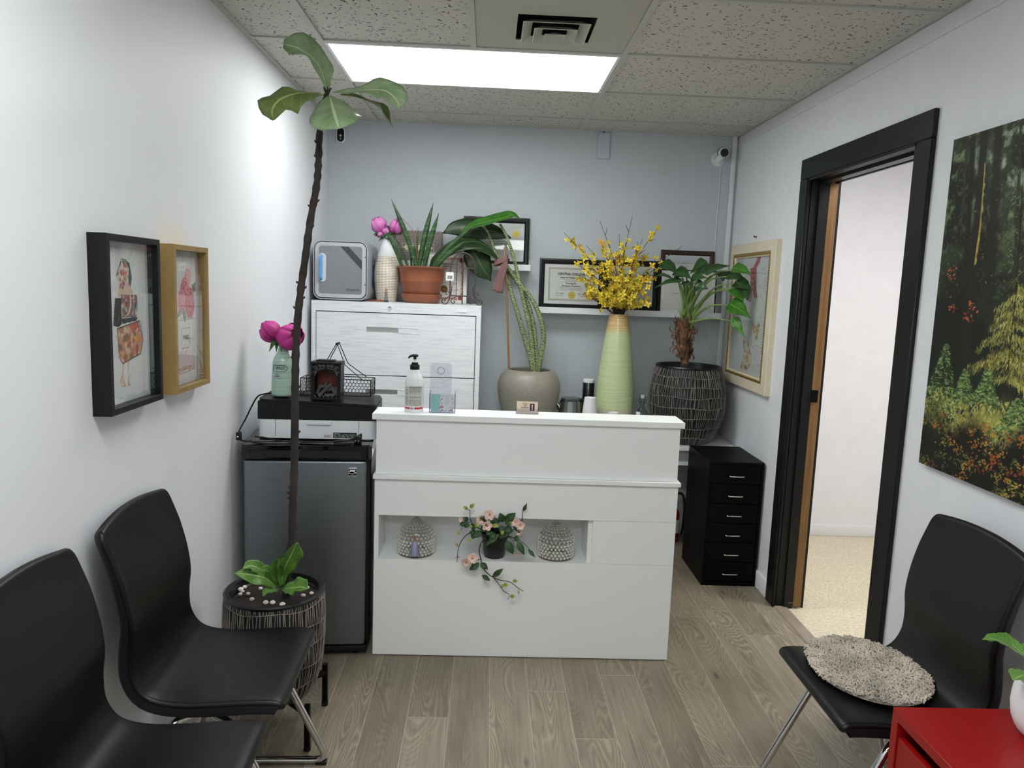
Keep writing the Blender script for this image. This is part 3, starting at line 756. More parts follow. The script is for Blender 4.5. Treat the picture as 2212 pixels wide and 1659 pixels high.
s2 = B().box(.303, .398, -.0012, .002, .008, .031).build('rating_label', MT['dark'], t, smooth=False)
b = B(); rg = random.Random(3)
b.box(.306, .328, -.0016, -.001, .0265, .029)
for k in range(6):
    x = .306
    while x < .388:
        w_ = rg.uniform(.004, .016); b.box(x, min(x+w_, .394), -.0016, -.001, .0095+.0028*k, .0108+.0028*k); x += w_+rg.uniform(.002, .008)
b.build('label_print', MT['greyplastic'], s2, smooth=False)

# cords on the fridge top
t = thing('power_cord', 'black power cord with inline switch coiled in front of the printer', 'cord', (.05, -1.66, .894))
P3 = [(.28, -1.50, 1.0565), (.20, -1.485, 1.059), (.13, -1.478, 1.062), (.09, -1.50, 1.0635), (.064, -1.54, 1.0645), (.046, -1.57, 1.058), (.030, -1.60, 1.02), (.018, -1.64, .975), (.015, -1.69, .95), (.015, -1.713, .935), (.018, -1.715, .91), (.035, -1.72, .903), (.06, -1.72, .901), (.12, -1.70, .8985), (.20, -1.685, .8985), (.28, -1.68, .8985), (.36, -1.675, .9), (.44, -1.66, .902), (.49, -1.65, .905)]
B().tube(spline(P3, 60), .0032, 8).build('cable', MT['black'], t, world=True)
B().tube(spline([(.07, -1.69, .915), (.11, -1.69, .912), (.17, -1.705, .905), (.23, -1.71, .8985), (.16, -1.735, .8985), (.08, -1.73, .8985), (.06, -1.71, .905)], 40), .003, 8).build('cable_loop', MT['black'], t, world=True)
B().tube(spline([(.25, -1.695, .8985), (.33, -1.69, .899), (.40, -1.672, .904), (.45, -1.66, .91), (.478, -1.655, .925), (.484, -1.65, .93), (.486, -1.652, .918), (.48, -1.66, .906), (.52, -1.65, .903)], 40), .003, 8).build('cable_loop', MT['black'], t, world=True)
sw = B().box(.006, .024, -1.727, -1.700, .905, .937, .004).build('inline_switch', MT['black'], t, world=True)
B().box(.012, .018, -1.7285, -1.727, .918, .923).build('switch_dot', MT['label'], sw, world=True)
pl = B().box(.46, .488, -1.672, -1.645, .8935, .925, .004).build('plug', MT['black'], t, world=True)
b = B()
for dx in (0, .012): b.box(.466+dx, .469+dx, -1.685, -1.672, .905, .911)
b.build('prong', MT['steel'], pl, world=True)

# ------------------------------------------------------------------ lateral file cabinet
t = thing('file_cabinet', 'tall washed-white steel filing cabinet in the back left corner', 'filing cabinet', (.472, -.5, 0))
cw = .472
b = B().box(-cw+.016, cw, .02, .46, .02, 1.43, .003, 1).box(-cw+.016, -cw+.04, 0, .02, .02, 1.43).box(cw-.025, cw, 0, .02, .02, 1.43).box(-cw+.04, cw-.025, 0, .02, 1.375, 1.43)
b.build('body', MT['washed'], t, smooth=False)
B().box(-cw+.0405, cw-.0255, .0185, .0197, .03, 1.3745).build('gap_shade_sheet', MT['dark'], t, smooth=False)  # dark sheet behind the drawers, standing in for shade in the gaps
z = 1.37
for i, h_ in enumerate((.345, .33, .33, .33)):
    z0 = z-h_; b = B(); hx0, hx1, hz0, hz1 = (-.155, .02, z-.105, z-.075) 
    a0, a1 = -cw+.044, cw-.029
    b.box(a0, hx0, -.002, .018, z0+.004, z).box(hx1, a1, -.002, .018, z0+.004, z).box(hx0, hx1, -.002, .018, hz1, z).box(hx0, hx1, -.002, .018, z0+.004, hz0)
    dr = b.build('drawer', MT['washed'], t, smooth=False)
    B().box(hx0, hx1, .012, .0182, hz0, hz1).build('handle_recess', MT['rib'], dr, smooth=False)
    b = B(); 
    for q in ((hx1+.006, hx1+.11, hz1-.002, hz1), (hx1+.006, hx1+.11, hz0, hz0+.002), (hx1+.006, hx1+.008, hz0, hz1), (hx1+.108, hx1+.11, hz0, hz1)): b.box(q[0], q[1], -.004, -.002, q[2], q[3])
    b.build('label_holder', MT['whiteplastic'], dr, smooth=False)
    b = B().box(a0, a1, .004, .018, z0-.001, z0+.003); b.build('gap', MT['dark'], dr, smooth=False)
    z = z0-.001
lk = B().lathe([(0, -.003), (.009, -.003), (.011, 0), (.011, .004)], 20).build('lock', MT['whiteplastic'], t); lk.rotation_euler = (PI/2, 0, 0); lk.location = (-.03, -.002, 1.402)
B().box(-.004, .004, -.0016, .0016, .002, .0045).build('keyhole', MT['dark'], lk)
B().rbox(.05, .012, .003, .005, .37, 1.398, -.003, axis='y').build('name_plate', MT['whiteplastic'], t)
b = B().box(-cw+.016, cw, .005, .46, 0, .02); b.build('base', MT['dark'], t, smooth=False)

# ------------------------------------------------------------------ narrow table along the back wall
TZ = .66
t = thing('side_table', 'low white table along the back wall carrying the planters', 'table', (1.72, -.22, 0))
B().box(-.73, .735, -.225, .205, TZ-.022, TZ, .002, 1).build('table_top', MT['shelfw'], t)
b = B().box(-.72, .725, -.19, -.172, TZ-.09, TZ-.023); b.build('apron', MT['greyplastic'], t, smooth=False)
B().box(-.725, .73, -.2, -.165, TZ-.112, TZ-.0905).build('rail', MT['shelfw'], t, smooth=False)
for x in (-.70, .70):
    for y in (-.15, .17): B().box(x-.02, x+.02, y-.02, y+.02, 0, TZ-.112).build('leg', MT['shelfw'], t, smooth=False)
    
# ------------------------------------------------------------------ black drawer unit
t = thing('drawer_unit', 'narrow black steel drawer unit with six drawers beside the doorway', 'drawer unit', (2.311, -.856, 0))
hw_ = .1455; dep = .405; hh = .675
b = B().box(-hw_, -hw_+.012, 0, dep, .02, hh).box(hw_-.012, hw_, 0, dep, .02, hh).box(-hw_+.012, hw_-.012, 0, dep, hh-.012, hh).box(-hw_+.012, hw_-.012, dep-.01, dep, .02, hh-.012).box(-hw_, hw_, .0, dep, 0, .02)
b.build('body', MT['blackmetal'], t, smooth=False)
dz = (hh-.012-.024)/6
for i in range(6):
    z0 = .024+i*dz
    dr = B().box(-hw_+.0145, hw_-.0145, .004, .30, z0+.0015, z0+dz-.003, .001, 1).build('drawer', MT['blackmetal'], t)
    zc = z0+dz*.42
    pts = fillet([(-.038, .004, zc+.006), (-.038, -.018, zc), (.038, -.018, zc), (.038, .004, zc+.006)], .01)
    B().tube(pts, .0036, 10).build('handle', MT['chrome'], dr)

# ------------------------------------------------------------------ fire extinguisher behind it
t = thing('fire_extinguisher', 'red fire extinguisher with black hose under the back table', 'fire extinguisher', (2.165, -.14, 0))
B().lathe([(0, 0), (.05, 0), (.055, .008), (.055, .16), (.05, .19), (.03, .215), (.018, .222), (.018, .235), (0, .235)], 32).build('cylinder', MT['extred'], t)
B().lathe([(.0555, .06), (.0558, .06), (.0558, .145), (.0555, .145)], 32).build('label', MT['label'], t)
B().cyl((0, 0, .23), (0, 0, .275), .014).build('valve', MT['steel'], t)
b = B().box(-.012, .012, -.055, .02, .268, .276, .002).box(-.012, .012, -.06, .018, .29, .298, .002); b.build('lever', MT['black'], t)
B().tube(spline([(0, .01, .262), (.03, -.0, .30), (.06, -.03, .30), (.07, -.05, .22), (.068, -.045, .10), (.065, -.03, .05)], 30), .008, 10).build('hose', MT['black'], t)

# ------------------------------------------------------------------ chairs
def make_chair(label):
    t = thing('waiting_chair', label, 'chair', group='black leather waiting chairs')
    prof = [(.448, .418), (.452, .44), (.43, .455), (.36, .456), (.26, .450), (.17, .450), (.105, .468), (.075, .515), (.071, .575), (.076, .64), (.068, .70), (.050, .77), (.027, .84), (.006, .90), (-.002, .922)]
    P = spline([(x, 0, z+.005) for x, z in prof], 56); L = [0]
    for a, c in zip(P, P[1:]): L.append(L[-1]+(c-a).length)
    hwid = .2175; T = .042; tot = L[-1]
    b = B(); rings = []; nq = 14; N = len(P)
    for i, (p, l) in enumerate(zip(P, L)):
        tg = (P[min(i+1, N-1)]-P[max(i-1, 0)]).normalized(); nb = V((-tg.z, 0, tg.x))      # towards the underside / rear
        e1 = max(0, 1-(tot-l)/.04); e0 = max(0, 1-l/.035)
        w_ = hwid-.004*max(0, l/tot-.5)*2-.016*(1-math.sqrt(max(0, 1-e1**2)))-.020*(1-math.sqrt(max(0, 1-e0**2)))-.008*math.exp(-((l/tot-.60)/.13)**2)
        ends = max(0, 1-(tot-l)/.022, 1-l/.022); th = T*(1-.34*max(0, (l/tot-.45)/.55))*(.45+.55*math.sqrt(max(0, 1-ends**2))); r = min(.012, th*.45)
        up = max(0, (l/tot-.62)/.38); ring = []
        def P_(y, d):
            q = y/hwid
            return p+nb*d+V((.016*q*q*up, y, -.020*q*q*max(0, 1-(tot-l)/.12)))
        o0 = (T-th)*.5
        for k in range(nq+1): ring.append((P_(-(w_-r)+2*(w_-r)*k/nq, o0), 0))
        for k in range(1, 5): a = k*PI/10; ring.append((P_(w_-r+r*math.sin(a), o0+r-r*math.cos(a)), 0))
        ring.append((P_(w_, o0+r), 1)); ring.append((P_(w_, o0+th-r), 1))
        for k in range(1, 5): a = k*PI/10; ring.append((P_(w_-r+r*math.cos(a), o0+th-r+r*math.sin(a)), 1))
        for k in range(nq+1): ring.append((P_((w_-r)-2*(w_-r)*k/nq, o0+th), 1))
        for k in range(1, 5): a = k*PI/10; ring.append((P_(-(w_-r)-r*math.sin(a), o0+th-r+r*math.cos(a)), 1))
        ring.append((P_(-w_, o0+th-r), 1)); ring.append((P_(-w_, o0+r), 1))
        for k in range(1, 5): a = k*PI/10; ring.append((P_(-(w_-r)-r*math.cos(a), o0+r-r*math.sin(a)), 0))
        rings.append([(b.bm.verts.new(q), m_) for q, m_ in ring])
    n_ = len(rings[0])
    for u, v in zip(rings, rings[1:]):
        for k in range(n_):
            f = b.bm.faces.new((u[k][0], u[(k+1) % n_][0], v[(k+1) % n_][0], v[k][0])); f.material_index = 1 if u[k][1] and u[(k+1) % n_][1] else 0
    for rg_ in (rings[0], rings[-1]): b.bm.faces.new([q[0] for q in rg_])
    b.build('seat_shell', [MT['leather'], MT['leatheredge']], t, ang=75)
    # seam along the side edge
    for s in (-1, 1):
        path = [fillet([(.255, s*.16, .39), (.31, s*.198, .39), (.492, s*.205, .0125), (.06, s*.205, .0125), (.16, s*.198, .39), (.20, s*.16, .39)], .045)]
        B().tube(path[0], .0115, 12).build('leg_frame', MT['chrome'], t)
        for x in (.47, .09): B().box(x-.018, x+.018, s*.205-.012, s*.205+.012, 0, .012, .003).build('foot_pad', MT['black'], t)
    b = B().cyl((.255, -.165, .39), (.255, .165, .39), .0115).cyl((.20, -.165, .39), (.20, .165, .39), .0115)
    b.build('cross_bar', MT['chrome'], t)
    B().box(.15, .33, -.14, .14, .395, .418, .004).build('seat_plate', MT['black'], t)
    return t
ch = make_chair('black leather chair against the left wall, the one beside the floor planter')
ch.location = (.030, -2.624, 0); ch.rotation_euler = (0, 0, .035)
dup(ch, (.030, -3.140, 0), .05, 'black leather chair cut off by the bottom left corner of the photo')
c3 = dup(ch, (W-.087, -2.668, 0), PI, 'black leather chair under the forest picture with a fleece pad on it')

# sheepskin pad
t = thing('seat_pad', 'round grey curly sheepskin pad lying on the right-hand chair', 'seat pad', (2.128, -2.618, .4625))
b = B().lathe([(0, 0), (.17, 0), (.185, .006), (.18, .016), (.12, .022), (0, .025)], 48)
for v in b.bm.verts: v.co.x *= .86; v.co.y *= 1.03
b.build('backing', MT['fleece'], t)
b = B(); rg = random.Random(5)
for i in range(3000):
    a = rg.uniform(0, 2*PI); r = math.sqrt(rg.random())*1.0
    x, y = r*.163*math.cos(a), r*.192*math.sin(a); z = .022-.010*max(0, r-.8)/.2
    q = rg.uniform(0, 2*PI); rad = rg.uniform(.004, .009); h_ = rg.uniform(.003, .011)
    ex = 1 if r < .93 else 1.25
    pts = [(x+math.cos(q+k*1.25)*rad*(.35+.16*k)*ex, y+math.sin(q+k*1.25)*rad*(.35+.16*k)*ex, z-.004+h_*math.sin(k/4*PI)*1.0+.002*k) for k in range(5)]
    b.tube(pts, [.0024, .0026, .0024, .002, .0012], 4, cap=False)
b.build('curls', MT['fleecetip'], t)

# ------------------------------------------------------------------ red drawer unit with a small pot
t = thing('drawer_unit', 'glossy red cabinet with an open slot under its top, by the right edge', 'cabinet', (2.218, -3.285, 0))
B().box(-.25, .245, -.255, .25, .575, .60, .0015, 1).build('top', MT['red'], t)
b = B().box(-.25, .245, .226, .25, .0, .5745, .001, 1).box(-.25, .245, -.255, -.231, .0, .5745, .001, 1).box(.2, .245, -.231, .226, .0, .5745).box(-.245, .2, -.231, .226, .05, .07)
b.build('body', MT['red'], t, smooth=False)
for z0, z1 in ((.315, .54), (.075, .31)): 
    dr = B().box(-.246, -.23, -.228, .223, z0, z1, .001, 1).box(-.229, .15, -.22, .215, z0+.01, z1-.04).build('drawer', MT['red'], t)
t = thing('potted_plant', 'small white ribbed pot of green leaves on the red cabinet', 'potted plant', (2.237, -3.158, .60))
B().lathe([(0, 0), (.032, 0), (.045, .012), (.047, .0135), (.049, .0165), (.052, .019), (.053, .022), (.056, .025), (.064, .045), (.068, .075), (.066, .105), (.062, .13), (.058, .13), (.06, .10), (.0, .10)], 40).build('pot', MT['cup'], t)
rg = random.Random(11)
for i in range(11):
    a = 2*PI*i/11+rg.uniform(-.2, .2); l = rg.uniform(.06, .11); up = rg.uniform(.02, .09)
    p = [V((.03*math.cos(a), .03*math.sin(a), .10)), V((.05*math.cos(a), .05*math.sin(a), .145+up*.4)), V(((.05+l*.5)*math.cos(a), (.05+l*.5)*math.sin(a), .145+up*.7))]
    f = B().leaf(p[1:]+[p[2]+V((.03*math.cos(a), .03*math.sin(a), -.005))], [.004, .022, .024, .002], (0, 0, 1), .2, .08).build('leaf', MT['figyoung'], t)
    B().tube(p[:2], .002, 6).build('stalk', MT['stem'], f)
# ------------------------------------------------------------------ framed pictures
def picture(name, label, cat, loc, rotz, w, h, fw, dep, fmat, img, group=None, recess=.012, prof=None, tilt=0., matw=0., pz=0.):
    """local: facing -y, back at y=0, bottom centre at the origin"""
    t = thing(name, label, cat, loc, rotz, group)
    t.rotation_euler = (-tilt, 0, rotz)
    prof = prof or [(0, 0), (0, -dep+.001), (.001, -dep), (fw*.45, -dep), (fw*.5, -dep+.003), (fw*.8, -dep+.003), (fw-.001, -dep+.006), (fw, -dep+.007), (fw, 0)]
    frame_ring(B(), w, h, prof).build('frame', fmat, t, ang=25)
    B().box(-w/2+fw-.003, w/2-fw+.003, -.004, -.001, fw-.003, h-fw+.003).build('backing', MT['mat'], t, smooth=False)
    if img is not None: img.mesh('print', t, -w/2+fw+matw, w/2-fw-matw, fw+matw, h-fw-matw, -dep+recess)
    B().box(-w/2+fw-.002, w/2-fw+.002, -dep+.0085, -dep+.0095, fw-.002, h-fw+.002).build('glass', MT['glass'], t, smooth=False)
    return t

# --- black box frame: figure hidden behind a stack of patterned bags
Y0, Y1, Z0, Z1 = -2.752, -2.447, 1.182, 1.643
w, h = Y1-Y0, Z1-Z0
ww, wh = w-.034, h-.034                                   # visible window
def lp(u, v, x=.012): p = at(u, v, x=x); return (p.y-(Y0+.017), p.z-(Z0+.017))
P1 = Paint(150, 236, 'E2E2E0', ww, wh)
P1.a *= (1-.02*P1.noise(5, 8, 4))[..., None]
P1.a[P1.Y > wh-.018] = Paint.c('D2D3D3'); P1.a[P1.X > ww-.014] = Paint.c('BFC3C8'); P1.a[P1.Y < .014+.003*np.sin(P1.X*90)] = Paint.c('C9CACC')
def px1(z): return [lp(200+a/3.948, 490+b/3.948) for a, b in z]
rg = random.Random(4)
def patch(P, poly, cols, n, r0, r1, base):
    sl, ins = P.poly(poly, base); xs = [p[0] for p in poly]; ys = [p[1] for p in poly]; keep = P.a.copy()
    for i in range(n): P.ell(rg.uniform(min(xs), max(xs)), rg.uniform(min(ys), max(ys)), rg.uniform(r0, r1), rg.uniform(r0, r1), rg.choice(cols), .8, rg.uniform(0, 3))
    m = np.zeros(P.a.shape[:2], bool); m[sl] = ins; P.a[~m] = keep[~m]
P1.poly(px1([(285, 1150), (275, 1250), (290, 1340), (262, 1330), (265, 1250), (270, 1150)]), 'DDB9A6'); P1.poly(px1([(310, 1140), (315, 1250), (330, 1340), (315, 1345), (318, 1250), (328, 1140)]), 'DDB9A6')
P1.line(px1([(262, 1270), (252, 1320), (262, 1355), (298, 1355), (275, 1330)]), .0016, 'B8823E'); P1.line(px1([(330, 1260), (318, 1310), (320, 1350), (336, 1345)]), .0016, 'B8823E')
P1.poly(px1([(235, 520), (330, 500), (355, 560), (340, 620), (230, 600)]), 'D9B7A4')
patch(P1, px1([(260, 275), (300, 290), (345, 420), (330, 500), (250, 540), (215, 420)]), ['C2455A', 'D98E96', '6C8A55', 'E2D2C2', 'B87A9A', '3E4C3A'], 60, .003, .009, 'D8C6B6')
P1.poly(px1([(290, 285), (325, 310), (348, 440), (335, 520), (320, 470), (322, 360)]), '3B4438'); P1.line(px1([(215, 420), (260, 275), (300, 288)]), .0016, '3C332E')
P1.poly(px1([(205, 610), (258, 605), (262, 830), (235, 858), (190, 845)]), '26282F')
patch(P1, px1([(255, 580), (390, 580), (398, 690), (385, 770), (265, 775)]), ['B9434B', '5E8A7A', 'E5D08C', '6A4460', '8FB3A8', '3F3B4C', 'D7A0A0'], 70, .003, .008, '85606A')
P1.poly(px1([(330, 560), (345, 600), (345, 680), (320, 760), (310, 740), (330, 670)]), 'DDB9A6')
P1.poly(px1([(262, 780), (395, 768), (388, 800), (265, 830)]), '33343A')
patch(P1, px1([(225, 870), (410, 800), (440, 960), (420, 1080), (270, 1165), (240, 1120)]), ['D2693E', 'E0A24E', 'C9858C', 'E5C3A8', 'A55A4A', 'D8CBB0', 'B84E5E', '6F6A45'], 110, .004, .012, 'C99A7C')
P1.line(px1([(225, 870), (410, 802), (440, 960), (422, 1080), (272, 1165), (242, 1120), (225, 870)]), .0022, '3E3630')
P1.line(px1([(425, 810), (445, 980)]), .003, 'AFB6D8'); P1.line(px1([(240, 1085), (250, 1140)]), .003, 'AFB6D8')
tp = [(0, 0), (0, -.047), (.001, -.048), (.016, -.048), (.017, -.047), (.017, 0)]
picture('framed_picture', 'black box-framed drawing of a figure behind stacked handbags on the left wall', 'picture', (-.010, (Y0+Y1)/2, Z0), PI/2, w, h, .017, .048, MT['blackframe'], P1, prof=tp, recess=.030)

# --- gold box frame: rose over a perfume bottle
Y0, Y1, Z0, Z1 = -2.352, -2.073, 1.180, 1.637
w, h = Y1-Y0, Z1-Z0; ww, wh = w-.034, h-.034
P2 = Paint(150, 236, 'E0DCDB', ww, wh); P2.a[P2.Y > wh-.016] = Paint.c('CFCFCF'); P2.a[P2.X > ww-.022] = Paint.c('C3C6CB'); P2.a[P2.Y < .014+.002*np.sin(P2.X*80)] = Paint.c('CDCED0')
for a, b_, r, c in ((820, 430, .026, 'DFA9AC'), (800, 560, .040, 'CF7076'), (770, 640, .034, 'D98A8E'), (840, 650, .042, 'C95E66')): 
    x, y = lp(200+a/3.948, 490+b_/3.948); P2.ell(x, y, r*.95, r*1.2, c)
    for k in range(7): 
        q = k*.9; P2.line([(x+r*.8*(1-k/9)*math.cos(q+j*.35), y+r*(1-k/9)*math.sin(q+j*.35)) for j in range(8)], .0014, ('EDC4C4', 'A83F4A')[k % 2], .8)
P2.poly(px1([(855, 500), (890, 470), (885, 560), (865, 560)]), '6E8468'); P2.poly(px1([(740, 720), (770, 700), (760, 760), (722, 790)]), '8AA088'); P2.poly(px1([(780, 700), (805, 720), (810, 770), (800, 825), (782, 770)]), '7A937C')
ol = 'B08A62'
P2.poly(px1([(735, 1060), (875, 1045), (880, 1190), (745, 1230)]), 'D9B9BC', .5)
for q in ([(735, 800), (740, 1240), (760, 1255), (880, 1205), (878, 780), (735, 800)], [(745, 812), (750, 1225), (870, 1180), (866, 795)], [(770, 868), (838, 860), (836, 1025), (772, 1038), (770, 868)], [(760, 778), (865, 768)], [(745, 1222), (800, 1190), (880, 1180)], [(748, 1245), (810, 1210), (880, 1198)]): P2.line(px1(q), .0016, ol)
t = picture('framed_picture', 'gold box-framed drawing of pink roses above a perfume bottle', 'picture', (-.010, (Y0+Y1)/2, Z0), PI/2, w, h, .017, .048, MT['gold'], P2, prof=tp, recess=.030)
a, b_ = lp(200+803/3.948, 490+943/3.948); text(t, 'lettering', 'PARIS', .021, (a-ww/2, -.0195, b_+.017), MT['ink'], sx=.9)
# nail and scuff-free wall; small nail over the right-hand picture
# --- cream and gold frame on the right wall
w, h = .715, .812
P3 = Paint(170, 230, 'D6D7D5', .55, .72); P3.a *= (1-.03*P3.noise(4, 5, 9))[..., None]
def lr(u, v): p = at(u, v, x=W-.014); return (-.180-p.y, p.z-1.062)
def px3(z): return [lr(1560+a/4.607, 500+b/4.607) for a, b in z]
P3.poly(px3([(375, 175), (400, 170), (385, 260), (345, 330), (315, 330)]), 'B05060'); P3.poly(px3([(290, 330), (350, 300), (350, 420), (290, 460)]), 'B0202E')
P3.poly(px3([(288, 400), (345, 395), (345, 480), (357, 655), (318, 640), (310, 560), (288, 700), (272, 690), (290, 560)]), 'A81E2A')
for i in range(34):
    x, y = lr(1560+rg.uniform(285, 355)/4.607, 500+rg.uniform(310, 640)/4.607); P3.ell(x, y, .0036, .0036, 'E8DADA')
for pl_, cc in (([(300, 925), (345, 960), (380, 900), (375, 990), (345, 1130), (325, 1100)], ['C9B06A', '6F7D55', 'D9A0A4', 'E0DCC8', 'B9954A']), ([(215, 1060), (250, 1090), (295, 1270), (290, 1380), (240, 1460), (180, 1440), (210, 1290)], ['C7A45A', '7E8A62', 'C98F96', 'DED8C4', 'B98C3A', '5E6B4C'])):
    patch(P3, px3(pl_), cc, 60, .006, .016, 'D3C9B0')
for q in ([(390, 340), (430, 330), (440, 370), (380, 420)], [(415, 470), (375, 560), (400, 640), (440, 760)], [(385, 850), (420, 1000), (430, 1100)], [(290, 1160), (340, 1240), (370, 1330)], [(300, 1200), (330, 1170), (420, 1230), (380, 1270)], [(310, 1290), (400, 1450)], [(250, 1130), (300, 1330)]): P3.line(px3(q), .0022, '9A9A98', .8)
Yc = -.457
prof = [(0, 0), (0, -.028), (.003, -.031), (.055, -.034), (.058, -.030), (.062, -.034), (.080, -.026), (.083, -.02), (.083, 0)]
t = picture('framed_picture', 'cream and gilt framed fashion sketch with a red dotted scarf on the right wall', 'picture', (W, Yc, 1.022), -PI/2, w, h, .083, .034, MT['cream'], P3, prof=prof, recess=.016)
b = B(); n = 0
for s in (-1, 1):
    for i in range(56): b.ball((s*(w/2-.069), -.034, .072+i*(h-.144)/55), .0052, (1, .8, .8), 6)
    for i in range(44): b.ball((-w/2+.072+i*(w-.144)/43, -.034, (h-.069) if s > 0 else .069), .0052, (.8, .8, 1), 6)
b.build('gilt_beading', MT['bead'], t)
frame_ring(B(), w-.116, h-.116, [(0, -.0345), (.006, -.036), (.01, -.0345)], .058).build('gilt_rim', MT['bead'], t)
t = thing('wall_nail', 'small dark screw in the wall above the cream framed picture', 'screw', (W, -.43, 1.868))
B().cyl((-.014, 0, 0), (0, 0, 0), .004).build('shank', MT['iron'], t); B().ball((-.012, .008, .003), .006, (.6, 1, .8), 8).build('head', MT['iron'], t)

# --- forest canvas
CY0, CW, CH, CZ = -2.232, .74, 1.05, 1.011
F = Paint(330, 470, '1C2018', CW, CH)
def lf(u, v): p = at(u, v, x=W-.022); return (CY0-p.y, p.z-CZ)
def pf(z): return [lf(1980+a/1.931, 250+b/1.931) for a, b in z]     # crop coordinates -> canvas
rg = random.Random(21)
X, Y = F.X, F.Y
n1, n2, n3 = F.noise(10, 14, 1, 4), F.noise(26, 36, 2, 3), F.noise(60, 80, 3, 2)
up = np.clip((Y-.45)/.55, 0, 1); 
def blend(col, m): F.a[:] = F.a*(1-m[..., None])+Paint.c(col)*m[..., None]
blend('4A563C', np.clip((n1-.36)*3, 0, 1)*np.clip((Y-.30)*2, .25, 1)); blend('74825A', np.clip((n2-.50)*5, 0, .9)*np.clip((Y-.52)*3, 0, 1))
blend('A9B7B0', np.clip((n1*.5+n2*.5-.50)*7, 0, 1)*np.clip((Y-.74)*3.4, 0, 1)*np.clip(X*4, .3, 1)); blend('D9E3EA', np.clip((n2-.60)*8, 0, 1)*np.clip((Y-.84)*5, 0, 1)*np.clip((X-.2)*5, 0, 1))
blend('14170F', np.exp(-((X-.12)/.13)**2)*np.clip(1-abs(Y-.50)/.34, 0, 1)*.9)
def strokes(n, x0, x1, y0, y1, cols, l0, l1, w0, w1, al=.85, lean=None, dens=None):
    for i in range(n):
        x, y = rg.uniform(x0, x1), rg.uniform(y0, y1)
        if dens and not dens(x, y): continue
        q = rg.uniform(-.9, .9) if lean is None else lean+rg.uniform(-.5, .5); l = rg.uniform(l0, l1)
        F.line([(x, y), (x+l*math.cos(q)*rg.choice((-1, 1)), y+l*math.sin(q))], rg.uniform(w0, w1), rg.choice(cols), al)
strokes(1500, 0, CW, .55, CH, ['35402A', '4D5C38', '6A7A4A', '262C1E', '7F8C62'], .004, .014, .0010, .0022, .6)
# trunks
for top, bot, wd_, c in (((235, 90), (190, 900), .016, '201F19'), ((283, 80), (205, 980), .025, '24221B'), ((340, 65), (300, 760), .027, '26231B'), ((430, 80), (405, 760), .009, '33322A'), ((210, 110), (185, 500), .006, '3A3A2C')):
    (xa, ya), (xb, yb) = pf([top, bot]); F.line([(xa, ya+.03), (xb, yb)], wd_, c, .93)
    strokes(60, min(xa, xb)-wd_, max(xa, xb)+wd_, yb, ya, ['3A372B', '15150F'], .01, .03, .0012, .002, .35, 1.5)
a = pf([(286, 200), (270, 400), (262, 480), (250, 560), (242, 620)]); F.line(a, .0035, 'B7A54E', .85)
for k in range(40):
    p = a[0]; i = rg.randrange(4); f = rg.random(); x = a[i][0]*(1-f)+a[i+1][0]*f; y = a[i][1]*(1-f)+a[i+1][1]*f; F.ell(x+.004, y, .003, .006, rg.choice(['C9B75A', '8E8440']), .7)
strokes(1300, .10, CW, .56, CH, ['6F7F48', '8C9A55', '57663A', 'A9B273', 'B9BF86'], .004, .012, .0009, .0018, .7, None, lambda x, y: n1[min(469, int(y/CH*470)), min(329, int(x/CW*330))] > .5 and (x > .30 or rg.random() < .12))
# red-brown sprigs
for (cx, cy) in pf([(155, 655), (230, 800), (215, 835), (150, 800)]):
    for k in range(14): F.ell(cx+rg.gauss(0, .013), cy+rg.gauss(0, .012), .005, .0022, rg.choice(['B4502E', '8E3B22', 'C9704A']), .9, rg.uniform(-.5, .5))
# lit hanging conifer: boughs sweeping down from a thin leaning trunk, needles hanging under each
F.line(pf([(440, 300), (415, 730), (385, 980), (375, 1150), (385, 1250)]), .0028, '1B1710')
tk = pf([(425, 690), (405, 850), (385, 1000), (376, 1130)])
yt, yb_ = tk[0][1], pf([(0, 1050)])[0][1]
for k in range(64):
    f = rg.random()**.85; y = yt+.015-f*(yt-yb_); x0 = tk[0][0]+(tk[-1][0]-tk[0][0])*f; s_ = rg.choice((-1, -1, 1, 1, 1)); L = (.03+.165*f**.7)*rg.uniform(.5, 1.15)*(1.25 if s_ > 0 else 1)
    dr_ = rg.uniform(.05, .38); lit = rg.random()
    for q in range(int(L/.0026)):
        t_ = q*.0026/L; x = x0+s_*L*t_; yy = y-L*dr_*t_-.02*t_*t_+rg.gauss(0, .004)
        c = rg.choice(['A89F44', 'BFB354', 'D0C872', '868A3A', 'DCD68C', '9AA048'] if lit > .3 else ['6A6A30', '54562A', '80783A', '968A42'])
        F.line([(x, yy), (x+s_*rg.uniform(-.002, .006), yy-rg.uniform(.006, .018))], rg.uniform(.0009, .0017), c, rg.uniform(.55, .9))
    if k % 3 == 0: F.line([(x0, y), (x0+s_*L*.6, y-L*dr_*.6)], .0009, '2A2414', .7)
strokes(200, .2, CW, yb_-.02, yt-.02, ['1C2012', '2A2F1A'], .006, .016, .001, .002, .5, 1.2)
F.line(pf([(418, 720), (395, 900), (378, 1100), (384, 1250)]), .0022, '1E1A12', .9)
# undergrowth
gy = pf([(200, 1190)])[0][1]
blend('A3A552', np.clip((n2-.36)*6, 0, 1)*np.exp(-((Y-gy+.05)/.06)**2)*np.clip(.45+X*3, 0, 1)); 
strokes(1500, 0, CW, gy-.115, gy+.02, ['B9BA5C', 'D0CB72', '9CA44A', '7B863E', 'E0DA96', 'C4A84A'], .004, .014, .0013, .0026, .8, 1.2)
